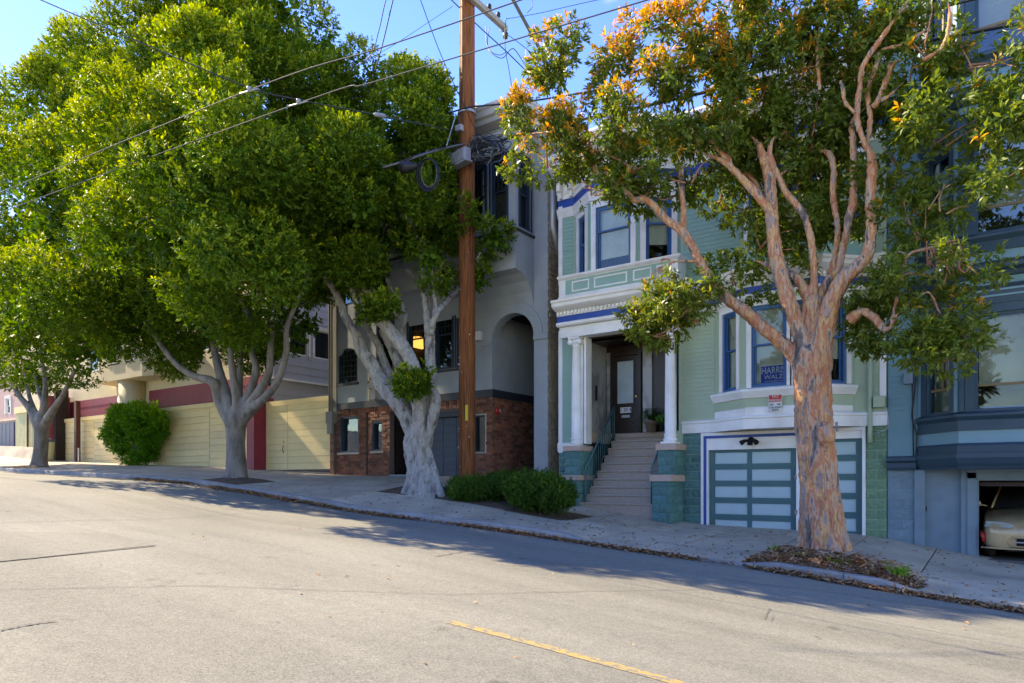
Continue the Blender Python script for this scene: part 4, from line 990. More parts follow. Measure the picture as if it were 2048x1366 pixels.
# brick base
bholes = [(-18.42, -17.5, .95, 2.15), (-16.87, -16.39, .97, 1.92), (-16.05, -15.2, -1, 2.22), (-15.0, -12.88, -1, 2.08), (-12.68, -12.2, .82, 1.92), (-17.13, -17.05, -1, 2.4)]
MB().wall(fS, SL + .1, arch_l, -1.6, BZ0, -.25, -.012, bholes).box(seg((arch_l, 16.0), (arch_l, DP)), 0, DP - 16, -.25, -.012, -1.6, BZ1 - .2).build('brick_backing', mortar, sh)
bud = [300]
bond(sh, 'brick', fS, -12.88, arch_l, .0, 2.40, .235, .094, bholes, brick_m, b=-.012, th=.022, gap=.014, kind='b', budget=bud, jitter=.45)
bond(sh, 'brick', fS, SL + .32, -15.2, .1, 2.24, .235, .094, bholes, brick_m, b=-.012, th=.022, gap=.014, kind='b', budget=bud, jitter=.45)
bond(sh, 'brick', seg((arch_l, 16.0), (arch_l, DP)), 0, DP - 16, -.6, 2.40, .235, .094, [], brick_m, b=-.012, th=.014, gap=.014, kind='b', limit=0, jitter=.1)
m = MB(); a = SL + .32
while a < -12.9:
    if not (-16.05 < a < -15.25): m.box(fS, a + .006, a + .088, -.012, .012, 2.245 if a < -15.2 else 2.16, 2.395)
    a += .1
m.build('soldier_course', brick_m, sh, kind='stuff')
pl = MB().box(fS, SL + .12, SL + .30, -.2, .10, -1, 1.95).build('brick_pilaster', mortar, sh)
bond(pl, 'brick', front(15.9), SL + .12, SL + .30, .12, 1.95, .18, .094, [], brick_m, b=0, th=.012, gap=.012, kind='b', jitter=.3, half=False)
# windows
window(sh, fS, -18.42, -17.5, .95, 2.15, window_dark, None, kind='fixed', pm=glass_m, depth=.16)
MB().box(fS, -18.47, -17.45, 0, .07, .89, .95).box(fS, -16.92, -16.34, 0, .05, .90, .97).build('window_sill', conc, sh)
window(sh, fS, -16.87, -16.39, .97, 1.92, window_dark, None, kind='fixed', pm=glass_m, depth=.14)
window(sh, fS, -12.68, -12.2, .82, 1.92, window_dark, None, kind='fixed', pm=glass_m, depth=.14)
MB().ring(fS, -12.70, -12.18, .80, 1.94, .04, -.02, .02).build('window_casing', conc, sh)
# entry alcove
MB().xbox(-16.06, -15.19, 17.0, 17.05, -.2, 2.3).xbox(-16.1, -16.05, 16.2, 17, -.2, 2.3).xbox(-15.2, -15.15, 16.2, 17, -.2, 2.3).xbox(-16.1, -15.15, 16.2, 17.0, 2.22, 2.26).build('alcove_wall', mat('dark_brick', (.05, .022, .017), .9, (.03, .016, .013), 8, .8, 30), sh)
MB().xbox(-16.05, -15.2, 15.96, 16.9, -.2, .20).build('threshold', slate_door, sh)
text('10', sh, (-15.45, 16.98, 1.28), .24, galv, name='house_number')
gd3 = MB().box(fS, -15.0, -12.88, -.22, -.18, -.2, 1.92).build('garage_door', navy_door, sh)
for r in range(8):
    for c in range(4):
        MB().box(fS, -15.0 + .53 * c + .03, -15.0 + .53 * (c + 1) - .03, -.18, -.165, .06 + .232 * r + .02, .06 + .232 * (r + 1) - .02).build('door_panel', navy_door, gd3, bevel=.006)
MB().box(fS, -15.0, -12.88, -.2, -.02, 1.92, 2.08).build('garage_header', dark_trim, sh)
# first floor windows with leaded tops
for i, (a0, a1, z0, z1) in enumerate(win0 + win1):
    window(sh, fS, a0, a1, z0, z1, window_dark, window_dark, .05, depth=.1, split=.60, munt=(4 if a1 - a0 > .6 else 3, 3, False), pm=glass_m, fw=.05)
MB().box(fS, -16.75, -12.7, 0, .05, 3.27, 3.33).build('window_sill', dark_trim, sh)
wa = window(sh, fS, -18.5, -17.55, 3.28, 4.45, window_dark, None, kind='fixed', munt=(5, 6, True), depth=.1, pm=glass_m)
m = MB(); cx_ = (-18.5 - 17.55) / 2; rw = .475
for s_ in range(12):
    t0, t1 = math.pi * s_ / 12, math.pi * (s_ + 1) / 12; n = len(m.v)
    x0, z0 = cx_ - rw * math.cos(t0), 4.10 + .35 * math.sin(t0); x1, z1 = cx_ - rw * math.cos(t1), 4.10 + .35 * math.sin(t1)
    m.v += [fS.p(x0, 0.001, z0), fS.p(x1, 0.001, z1), fS.p(x1, 0.001, 4.47), fS.p(x0, 0.001, 4.47), fS.p(x0, -.09, z0), fS.p(x1, -.09, z1)]
    m.f += [(n, n + 1, n + 2, n + 3)[::-1], (n, n + 4, n + 5, n + 1)[::-1]]
m.build('arched_head', stucco, wa)
MB().box(fS, -18.56, -17.49, 0, .05, 3.2, 3.28).build('window_sill', dark_trim, sh)
# upper windows left of the bay
window(sh, fS, -18.4, -17.3, 5.9, 8.1, window_dark, window_dark, .05, munt=(4, 3, False)); window(sh, fS, -16.8, -15.7, 5.9, 8.1, window_dark, window_dark, .05, munt=(4, 3, False))
# boxed bay
YB = 15.12; fQ = front(YB); bz0, bz1 = 5.62, 9.45
sB = seg((-10.55, YB), (-10.55, 16.0)); sA = seg((-15.2, 16.0), (-15.2, YB))
bw = [(-11.36, -10.83, 6.88, 8.66), (-12.05, -11.53, 6.88, 8.66), (-12.95, -12.3, 6.88, 8.66), (-13.9, -13.2, 6.88, 8.66), (-14.85, -14.2, 6.88, 8.66)]
sideh = [(.18, .70, 6.75, 8.62)]
MB().wall(fQ, -15.2, -10.55, bz0, bz1, -.12, 0, bw).wall(sB, .12, .88, bz0, bz1, -.12, 0, sideh).wall(sA, 0, .76, bz0, bz1, -.12, 0).build('bay_wall', stucco, sh)
m = MB(); prof = [(YB, bz0), (15.42, bz0 - .05), (15.68, bz0 - .2), (15.87, bz0 - .45), (16.0, bz0 - .8)]
n = 0
for y, z in prof: m.v += [(-15.2, y, z), (-10.55, y, z + (0 if y < 15.4 else 0))]
for i in range(4): m.f.append((2 * i, 2 * i + 1, 2 * i + 3, 2 * i + 2))
m.v += [(-10.55, 16.0, bz0), (-15.2, 16.0, bz0)]; m.f += [(1, 3, 10), (3, 5, 10), (5, 7, 10), (7, 9, 10)]; m.build('bay_soffit', stucco, sh)
for i, (a0, a1, z0, z1) in enumerate(bw): window(sh, fQ, a0, a1, z0, z1, window_dark, window_dark, .05, depth=.08, split=.5, munt=(3, 3, False), curtain='f' if i == 0 else 'r', fw=.06)
window(sh, sB, .18, .70, 6.75, 8.62, window_dark, window_dark, .05, depth=.08, split=.5, munt=(3, 3, False), curtain='f', fw=.05)
MB().mold([(-15.2, YB), (-10.55, YB), (-10.55, 16.0)], [(0, 6.62), (.04, 6.62), (.05, 6.68), (0, 6.70)]).build('sill_course', dark_trim, sh)
MB().mold([(-15.25, YB), (-10.5, YB), (-10.5, 16.0)], [(-.5, 9.45), (.05, 9.45), (.28, 9.52), (.32, 9.62), (.40, 9.66), (.42, 9.80), (.46, 9.84), (.46, 9.93), (-.5, 9.99)]).build('bay_cornice', mat('pale_grey_trim', (.42, .42, .42), .6), sh)
for x in (-11.0, -11.9, -12.8, -13.7, -14.6): MB().box(fQ, x - .12, x + .12, 0, .22, 9.12, 9.22).box(fQ, x - .10, x + .10, 0, .12, 9.02, 9.12).build('corbel', MATS['pale_grey_trim'], sh)
MB().mold([(SL, 16.0), (SR, 16.0)], [(-.3, 9.7), (.06, 9.7), (.2, 9.78), (.24, 9.95), (-.3, 10.0)]).build('roof_cornice', MATS['pale_grey_trim'], sh)
MB().xbox(SL, SR, 16.25, 28, 9.9, 10.0).xbox(SL, SL + .02, 16.25, 28, -1, 9.9).xbox(SL, SR, 27.98, 28, -1, 9.9).build('wall', stucco_warm, sh)
MB().xbox(-13.6, -12.9, 17.5, 18.2, 10.0, 11.6).build('chimney', dark_trim, sh)
MB().xbox(-13.75, -13.62, 17.3, 18.3, 10.0, 11.9).build('chimney_flank', white, sh)
MB().box(fS, -17.05, -16.95, 0, .03, 2.62, 4.0).box(fS, -17.05, -16.1, 0, .03, 3.2, 3.26).build('relief_moulding', stucco_warm, sh)
for x in (-16.55,): MB().box(fS, x - .25, x + .05, 0, .26, 2.98, 3.14).box(fS, x - .2, x, 0, .17, 2.64, 2.98).build('corbel', mat('pale_stone_corbel', (.4, .39, .36), .8), sh)
# rain pipes at the left corner
MB().box(fS, SL - .02, SL + .36, 0, .05, 2.0, 9.7).build('corner_board', stucco_warm, sh)
MB().tube([(SL + .12, 15.86, 9.5), (SL + .12, 15.86, 2.2)], .035, 8).tube([(SL + .24, 15.86, 9.5), (SL + .24, 15.86, 2.2)], .03, 8).build('rain_pipe', mat('tan_pipe', (.22, .2, .17), .6), sh, True)
MB().xbox(SL + .02, SL + .34, 15.78, 15.95, 1.95, 2.35).xbox(SL + .06, SL + .3, 15.8, 15.95, 1.6, 1.95).build('hopper_head', stucco_warm, sh)
# side wall : shingle courses on a backing
MB().xbox(SR - .25, SR - .0, 16.25, 28, -2, 9.9).build('wall', mortar, sh)
sS = seg((SR, 16.0), (SR, 28.0)); z = -1.2; k = 0
meS = None
while z < 9.6:
    mm = MB(); a = .02 + (k % 2) * .07; rs_ = random.Random(k)
    while a < 3.6:
        wd = rs_.uniform(.10, .2); n = len(mm.v); b0 = .028 + rs_.uniform(-.004, .006); zb = z + rs_.uniform(-.006, .006); zt = z + .155
        q_ = a + wd - .006
        mm.v += [sS.p(a, .0, zb), sS.p(q_, 0, zb), sS.p(q_, b0, zb), sS.p(a, b0, zb), sS.p(a, .006, zt), sS.p(q_, .006, zt)]
        mm.f += [(n, n + 3, n + 2, n + 1)[::-1], (n + 3, n + 4, n + 5, n + 2)[::-1], (n, n + 4, n + 3)[::-1], (n + 1, n + 2, n + 5)[::-1]]; a += wd
    mm.build('shingle_course', shingle_m, sh); z += .145; k += 1
vp = MB().tube([(SR + .08, 16.15, 9.2), (SR + .08, 16.15, 6.9), (SR + .06, 16.5, 6.2)], .10, 14).build('vent_pipe', galv, sh, True)
# fittings
al = thing('alarm_bell', (arch_l + .05, 16.22, 2.0), 'small round red alarm bell on the brick beside the arched entry', 'alarm')
MB().lathe((arch_l + .0, 16.22, 2.02), [(.11, .0), (.11, .03), (.08, .06), (.0, .07)], 18, 'x').build('bell', red_p, al, True)
text('10', al, (arch_l + .09, 16.24, 2.02), .12, plastic_w, rot=R(90))
wlp = thing('wall_box', (-12.4, 15.93, 4.2), 'white box on the grey wall just right of the wooden pole', 'junction box')
MB().xbox(-12.52, -12.32, 15.86, 16.0, 4.05, 4.30).build('housing', plastic_w, wlp, bevel=.015)
MB().xbox(-12.50, -12.34, 15.85, 15.86, 4.07, 4.11).build('lid', plastic_w, wlp)
sc_ = thing('wall_sconce', (-18.1, 15.85, 2.3), 'brass gooseneck lamp above the brick wall window', 'lamp')
MB().lathe((-18.1, 15.72, 2.22), [(.03, .10), (.05, .07), (.15, .02), (.16, .0)], 16).build('shade', mat('old_brass', (.30, .22, .10), .4, metal=.7), sc_, True)
MB().tube(spline([(-17.9, 16.0, 2.33), (-17.95, 15.85, 2.40), (-18.1, 15.72, 2.31)], 4), .015, 6).build('arm', metal_dark, sc_, True)
pe = thing('pendant_lamp', (-14.9, 16.35, 4.0), 'glowing orange drum lamp hanging inside the first floor window', 'lamp')
ppt = P(834, 686, 16.42)
MB().lathe(ppt, [(.19, .17), (.205, -.17)], 24).build('shade', lamp_m, pe, True)
MB().tube([ppt + Vector((0, 0, .17)), ppt + Vector((0, 0, .9))], .006, 5).build('cord', cable, pe)

# ================================================================ CREAM HOUSE with side wall, board fence
ch = thing('cream_house', (-32, 16.3, .8), 'cream stucco house with crimson brick bands and a round corner support, uphill of the gate', 'house')
CLx, CR = -45.2, -22.7; Yc = 16.35; fC = front(Yc)
MB().wall(fC, CLx, CR, -1, 11, -.25, 0, [(-31.4, -30.2, 5.4, 7.2), (-27.6, -26.2, 5.4, 7.2), (-37.5, -36.3, 5.4, 7.2), (-25.2, -23.8, 5.4, 7.2)]).build('wall', cream, ch)
for a0, a1 in ((-31.4, -30.2), (-27.6, -26.2), (-37.5, -36.3), (-25.2, -23.8)): window(ch, fC, a0, a1, 5.4, 7.2, white, white, .08, pm=glass_hi)
for a0, a1 in ((-31.5, -22.75), (-40.2, -33.35), (-44.6, -41.0)):
    bnd = MB().box(fC, a0, a1, 0, .03, 3.0, 4.05).build('brick_band', crimson, ch)
    MB().box(fC, a0, a1, .03, .045, 3.70, 3.74).build('band_ledge', crimson, ch)
    if a0 > -35:
        mm = MB(); z = 3.0
        while z < 3.68:
            a = a0 + (.11 if int(z * 100) % 2 else 0)
            while a < a1 - .2: mm.box(fC, a, a + .21, .03, .038, z + .004, z + .076); a += .22
            z += .084
        mm.build('painted_brick', crimson, bnd, kind='stuff')
MB().lathe((-32.4, Yc - .3, 0), [(.62, -.5), (.62, 4.5)], 28).build('round_support', cream, ch, True)
MB().mold([(-34.6, Yc), (-34.5, Yc - .7), (-33.9, Yc - 1.0), (-30.2, Yc - 1.0), (-29.6, Yc - .8), (-29.4, Yc)], [(0, 4.5), (0, 7.0), (-.3, 7.0), (-.3, 4.52)]).build('bay', cream, ch)
m = MB(); m.v = [(-34.6, Yc, 4.5), (-34.5, Yc - .7, 4.5), (-33.9, Yc - 1.0, 4.5), (-30.2, Yc - 1.0, 4.5), (-29.6, Yc - .8, 4.5), (-29.4, Yc, 4.5)]; m.v += [(x, y, 7.0) for x, y, z in m.v]; m.f = [(0, 1, 2, 3, 4, 5), (6, 7, 8, 9, 10, 11)]; m.build('bay_soffit', cream, ch)
window(ch, front(Yc - 1.0), -33.2, -32.2, 5.2, 6.6, white, white, .08, pm=glass_hi, room=False, depth=-.06); window(ch, front(Yc - 1.0), -31.6, -30.9, 5.2, 6.6, white, white, .08, pm=glass_hi, room=False, depth=-.06)
MB().mold([(CLx, Yc), (CR, Yc)], [(-.2, 11), (.1, 11), (.35, 11.2), (.35, 11.35), (-.2, 11.4)]).build('roof_cornice', cream, ch)
MB().xbox(CLx, CR, Yc + .25, 27, 11, 11.1).xbox(CLx, CLx + .05, Yc + .25, 27, -1, 11).build('roof', conc, ch)
# side wall facing the drive, clad in wide boards
sd = seg((CR, Yc), (CR, 27.0)); sdh = [(.85, 1.75, 4.95, 6.1), (2.05, 3.0, 4.95, 6.1)]
MB().wall(sd, 0, 10.6, -1, 11, -.2, 0, sdh).build('side_wall', pale_board, ch)
z = .3; k = 0
while z < 9:
    off = .30 if z > 3.85 else .0; zt = min(z + .30, 9)
    for p_, q_ in ((.0, .85), (.85, 1.9), (1.9, 3.0), (3.0, 6.5)):
        mm = MB().siding(sd, p_ + .002, q_ - .002, z, zt, sdh, .30, b=.01, out=.02)
        if mm.v: mm.build('wide_board', pale_board, ch)
    z += .30; k += 1
MB().box(sd, 0, 6.5, .03, .16, 3.86, 3.94).box(sd, .0, .12, .03, .06, 3.94, 9).build('board_trim', white, ch)
for a0, a1, z0, z1 in sdh: window(ch, sd, a0, a1, z0, z1, white, white, .09, kind='fixed', pm=glass_m, depth=.08)

fe = thing('board_fence', (-31, 16, .7), 'long yellow fence of wide horizontal boards below the cream house', 'fence')
Yf = 15.95; ff = front(Yf)
posts = [-39.0, -35.9, -32.6, -29.4, -26.1, -22.9]
for i in range(len(posts) - 1):
    a0, a1 = posts[i], posts[i + 1]; z = float(np.interp((a0 + a1) / 2, GX, GF)) - .15; 
    while z < 2.9:
        zt = min(z + .265, 2.95); MB().box(ff, a0 + .01, a1 - .01, -.05, random.uniform(-.003, .003), z + .008, zt).build('board', yellow, fe, bevel=.006); z += .265
MB().box(ff, posts[0], posts[-1], -.06, .06, 2.95, 3.13).build('cap_rail', yellow, fe)
gt = thing('board_gate', (-20.7, 16, .4), 'yellow board gate with a handle, between the crimson pillar and the brick base', 'gate')
fG = front(15.95); z = .40
for (a0, a1) in ((-22.30, -21.15), (-21.13, -18.86)):
    z = .40
    while z < 2.74: MB().box(fG, a0, a1, -.05, random.uniform(-.003, .003), z + .006, min(z + .235, 2.74)).build('board', yellow, gt, bevel=.005); z += .235
MB().box(fG, -22.38, -18.86, -.06, .03, 2.74, 2.92).box(fG, -22.38, -22.30, -.06, .03, .4, 2.74).build('frame', yellow, gt)
MB().tube(spline([(-21.35, 15.93, 1.28), (-21.33, 15.88, 1.22), (-21.33, 15.88, 1.10), (-21.35, 15.93, 1.02)], 4), .012, 6).lathe((-21.34, 15.93, 1.42), [(.02, 0), (.02, -.02)], 8, 'y').build('handle', metal_dark, gt, True)
def pillar(x0, x1, Y0, z1, label, m=crimson, brick=True, name='pillar'):
    zb = float(np.interp((x0 + x1) / 2, GX, GF)) - .3
    t = thing(name, ((x0 + x1) / 2, Y0, zb), label, 'pillar'); MB().xbox(x0, x1, Y0, 16.3, zb, z1).build('core', m, t)
    if brick:
        mm = MB(); z = zb + .2; k = 0; f_ = front(Y0); s_ = seg((x1, Y0), (x1, 16.3))
        while z < z1 - .08:
            a = x0 + (.0 if k % 2 else -.1)
            while a < x1: mm.box(f_, max(a, x0) + .004, min(a + .2, x1) - .004, 0, .008, z, z + .07); a += .2
            mm.box(s_, .01, .2, 0, .008, z, z + .07); z += .08; k += 1
        mm.build('painted_brick', m, t, kind='stuff')
    return t
pillar(-22.88, -22.42, 15.45, 3.1, 'crimson painted brick pillar at the left end of the board gate')
pillar(-40.55, -40.0, 15.4, 4.3, 'left crimson pillar of the pair behind the farthest tree', brick=False)
pillar(-39.9, -39.3, 15.2, 4.3, 'right crimson pillar of the pair, lighter and nearer, behind the farthest tree', mat('faded_crimson', (.36, .07, .09), .6), brick=False)
pt_ = thing('wooden_post', (-36.9, 15.6, .9), 'slim dark red post standing against the yellow fence left of the round bush', 'post')
MB().xbox(-37.05, -36.83, 15.55, 15.75, .5, 3.9).build('shaft', brown_post, pt_)
MB().tube([(-36.7, 15.6, .9), (-36.7, 15.6, 1.6)], .03, 6).build('conduit', plastic_w, pt_)
pt2 = thing('wooden_post', (-38.9, 15.5, .9), 'dark post beside the crimson pillars', 'post')
MB().xbox(-39.15, -38.95, 15.5, 16.1, .5, 4.6).build('shaft', mat('near_black_post', (.03, .02, .02), .8), pt2)
# far wall of upright boards, ramp, pink house
uf = thing('upright_board_fence', (-43, 16, 1.3), 'pale olive fence of upright boards at the far end of the street', 'fence')
a = -45.2
while a < -41.0:
    MB().xbox(a, a + .55, 15.98, 16.05, 1.2, 3.75).build('board', mat('olive_board_paint', (.42, .40, .20), .6) if 'olive_board_paint' not in MATS else MATS['olive_board_paint'], uf); a += .565
MB().xbox(-45.2, -41.0, 15.9, 16.06, 3.75, 4.1).build('cap_rail', yellow, uf)
MB().tube([(-43.4, 15.9, 4.0), (-43.4, 15.9, 1.4)], .05, 6).build('conduit', brown_post, uf)
rp_ = thing('concrete_plinth', (-43, 15.6, 1.2), 'low pale concrete plinth under the far upright fence', 'plinth')
m = MB(); m.v = [(-46.4, 15.0, 1.0), (-40.8, 15.0, .7), (-40.8, 15.97, .7), (-46.4, 15.97, 1.0), (-45.6, 15.3, 1.95), (-40.8, 15.3, 1.72), (-40.8, 15.97, 1.72), (-45.6, 15.97, 1.95)]
m.f = [(0, 1, 5, 4), (1, 2, 6, 5), (4, 5, 6, 7), (3, 0, 4, 7), (2, 3, 7, 6)]; m.build('concrete', conc, rp_)
kh = thing('pink_house', (-58, 19, 2), 'pinkish house with a dark blue door beyond the side street', 'house')
fK = front(19.0)
MB().wall(fK, -72, -52.2, 0, 9.5, -.3, 0, [(-55.4, -54.6, 4.55, 5.6), (-58.8, -57.8, 4.5, 5.6)]).xbox(-52.2, -52.1, 19.0, 30, 0, 9.5).xbox(-72, -52.2, 19.3, 30, 9.4, 9.5).build('wall', pink, kh)
dk = MB().box(fK, -56.6, -53.9, -.02, .04, 1.9, 3.95).build('door', ink_blue, kh)
for k in range(4): MB().box(fK, -56.5 + .66 * k, -55.9 + .66 * k, .04, .06, 2.0, 3.85).build('door_panel', ink_blue, dk)
window(kh, fK, -55.4, -54.6, 4.55, 5.6, white, white, .1, pm=glass_hi); window(kh, fK, -58.8, -57.8, 4.5, 5.6, white, white, .1, pm=glass_hi)
MB().box(fK, -57.0, -52.2, 0, .08, 4.05, 4.15).build('ledge', cream, kh)
cs_ = sheet('side_street', list(np.arange(-53, -45.1, 1.3)), [15, 17, 20, 30, 60], lambda x, y: Hs(x, 16) + .01 + (y - 15) * .01, road_m)

# ================================================================ TREES
def limb(mb, pts, Y0, k=4, n=12, flute=0, seed=0, end=False):
    """pts: (px, py, width_px, dY) -> tapering tube"""
    c = []; ws = .86 if Y0 == 12.5 and pts[0][0] > 1300 and pts[0][2] < 70 else 1
    for px, py, w, dy in pts: p = P(px, py, Y0 + dy); w = w * ws; c.append((*p, w / 2 * dep(px, Y0 + dy) / FPX))
    if ws != 1: c[-1] = (*c[-1][:3], c[-1][3] * .4)
    s_ = spline(c, k); mb.tube([q[:3] for q in s_], [max(q[3], .006) for q in s_], n, True, flute, 5, seed)
def woody(name, mb, m, parent, voxel=.022, disp=None, smooth=4):
    o = mb.build(name, m, parent, True)
    r = o.modifiers.new('weld', 'REMESH'); r.mode = 'VOXEL'; r.voxel_size = voxel; r.use_smooth_shade = True
    s_ = o.modifiers.new('smooth', 'SMOOTH'); s_.iterations = smooth; s_.factor = .6
    if disp:
        tx = bpy.data.textures.new(name + '_relief', 'CLOUDS'); tx.noise_scale = disp[1]; tx.noise_depth = 4
        d_ = o.modifiers.new('relief', 'DISPLACE'); d_.texture = tx; d_.strength = disp[0]; d_.mid_level = .5; d_.texture_coords = 'LOCAL'
    return o
def crown(name, lobes, Y0, parent, m, sub_r, n_sub, n_twig, k, Ln, Wd, seed, up=.35, droop=0., spread=.9, tiplen=.14, tipf=None, fill=.25, maxY=15.1, inner=0, depthcap=3.2, tipbase=.18):
    """lobes (px, py, rx_px, ry_px, dY, tip): sub clumps over each lobe, leafy twigs over each clump"""
    rs = np.random.RandomState(seed); C = []; Rr = []; T = []
    for px, py, rx, ry, dy, tp in lobes:
        tp = tp * (1.35 if Y0 == 12.5 and px > 1000 else 1); Y = Y0 + dy; c = P(px, py, Y); s_ = dep(px, Y) / FPX; C.append(c); Rr.append((rx * s_, min(rx * s_, depthcap) * .9, ry * s_)); T.append(tp)
    C = np.array(C); Rr = np.array(Rr); T = np.array(T); area = Rr[:, 0] * Rr[:, 2] + .15; pr = area / area.sum()
    li = rs.choice(len(C), n_sub, p=pr); d = unit(n_sub, rs); sc = C[li] + d * Rr[li] * rs.uniform(.62, 1.08, (n_sub, 1))
    srd = sub_r * rs.uniform(.6, 1.3, n_sub) * np.clip(Rr[li].min(1) / (sub_r * 1.4), .45, 1)
    stp = T[li]
    # keep the clumps that lie near the outside of the whole crown, plus some inside
    q = (sc[:, None, :] - C[None]) / Rr[None]; dd = np.sqrt((q ** 2).sum(2)).min(1)
    keep = (dd > .74) | (rs.rand(n_sub) < .2); sc, srd, stp, d = sc[keep], srd[keep], stp[keep], d[keep]
    n = int(n_twig); w = srd ** 2; w = w / w.sum(); si = rs.choice(len(sc), n, p=w); td = unit(n, rs) + d[si] * .55; td /= np.linalg.norm(td, axis=1, keepdims=True)
    rr = np.where(rs.rand(n) < fill, rs.uniform(.2, .8, n), rs.uniform(.82, 1.08, n)); B = sc[si] + td * (srd[si] * rr)[:, None]
    B += rs.normal(size=(n, 3)) * .03
    ok = B[:, 1] < maxY; B, td, si, rr = B[ok], td[ok], si[ok], rr[ok]; n = len(B)
    ax = td + np.array([0, 0, up]) + rs.normal(size=(n, 3)) * .25; ax /= np.linalg.norm(ax, axis=1, keepdims=True)
    sun_tip = np.clip((rs.rand(n) < (stp[si] * np.clip(td[:, 2] + .45, 0, 1.25))) * rs.uniform(.5, 1, n) + rs.uniform(0, tipbase, n), 0, 1) * (rr > .8)  # sunlight painted as paler upward leaves on clump tops; orange new growth on gum
    K = k; Bk = np.repeat(B, K, 0); axk = np.repeat(ax, K, 0); t = np.tile(np.linspace(0, 1, K), n)[:, None]
    D = axk * (.35 + .45 * t) + unit(n * K, rs) * spread * (1 - .35 * t) + np.array([0, 0, -droop]); pos = Bk + axk * t * tiplen
    Nn = np.repeat(td, K, 0) * .9 + np.array([0, 0, .35]) + unit(n * K, rs) * .42
    L_ = rs.uniform(.65, 1.2, n * K) * Ln; tk = np.repeat(sun_tip, K) * rs.uniform(.6, 1, n * K)
    Wv = L_ / Ln * Wd * rs.uniform(.8, 1.15, n * K)
    if inner:      # larger, sparser leaves deep inside the crown
        ii = rs.choice(len(C), inner, p=pr); ip = C[ii] + unit(inner, rs) * Rr[ii] * (rs.uniform(0, .72, (inner, 1))); ip = ip[ip[:, 1] < maxY - .3]; ni = len(ip)
        pos = np.vstack([pos, ip]); D = np.vstack([D, unit(ni, rs)]); Nn = np.vstack([Nn, unit(ni, rs)]); L_ = np.concatenate([L_, np.full(ni, Ln * 1.9)]); Wv = np.concatenate([Wv, np.full(ni, Ln * 1.2)]); tk = np.concatenate([tk, np.zeros(ni)])
    o = link(name, leaf_mesh(name, pos, D, Nn, L_, Wv, tk), m, parent); o['kind'] = 'stuff'
    me = o.data; off = np.array(wloc(parent)); co = np.empty(len(me.vertices) * 3); me.vertices.foreach_get('co', co); co = co.reshape(-1, 3) - off; me.vertices.foreach_set('co', co.ravel()); me.update()
    return o
# ---- far ficus
Y1 = 12.5
t1 = thing('ficus_tree', P(78, 937, Y1), 'smallest looking ficus, farthest up the street, its crown meeting the left edge', 'tree', 'ficus street trees')
m = MB(); F = .10
limb(m, [(78, 940, 44, 0), (78, 925, 30, 0), (82, 890, 25, 0), (83, 855, 27, 0), (84, 838, 28, 0), (85, 820, 12, 0)], Y1, n=20, flute=.05)
for q in ([(83, 885, 8, 0), (76, 850, 20, 0), (60, 818, 14, 0), (39, 792, 10, -.2), (20, 760, 7, -.4)], [(83, 885, 8, 0), (80, 850, 14, 0), (68, 818, 10, .1), (58, 790, 8, .2), (50, 740, 6, .2)], [(83, 885, 8, 0), (84, 845, 18, 0), (90, 800, 13, 0), (90, 760, 9, 0), (80, 700, 7, 0)],
          [(83, 885, 8, 0), (90, 850, 18, 0), (112, 811, 13, -.2), (126, 790, 10, -.3), (150, 740, 8, -.4)], [(92, 815, 10, 0), (78, 785, 8, .2), (70, 750, 6, .3)]): limb(m, q, Y1)
woody('trunk', m, ficus_bark2, t1, .03)
L1 = [(20, 690, 105, 80, 0, .5), (130, 700, 100, 72, -.5, .5), (200, 690, 60, 70, -.8, .4), (60, 580, 130, 110, .3, .6), (180, 610, 100, 100, -.8, .4), (-60, 560, 90, 140, 0, .5), (70, 430, 130, 130, 0, .7), (0, 320, 100, 120, .5, .8), (110, 280, 110, 120, 0, .9), (60, 200, 60, 60, 0, 1), (180, 400, 110, 120, 0, .5), (-70, 400, 70, 120, 0, .6), (30, 620, 60, 60, -2, .7), (90, 480, 80, 70, -2, .7)]
L1 += [(60, 620, 120, 80, -3, .6), (150, 560, 90, 90, -3, .6), (80, 380, 100, 110, -2.5, .8)]
crown('crown', L1, Y1, t1, ficus_leaf, .78, 230, 30000, 8, .135, .06, 11, fill=.12, inner=7000, maxY=14.1, depthcap=4)
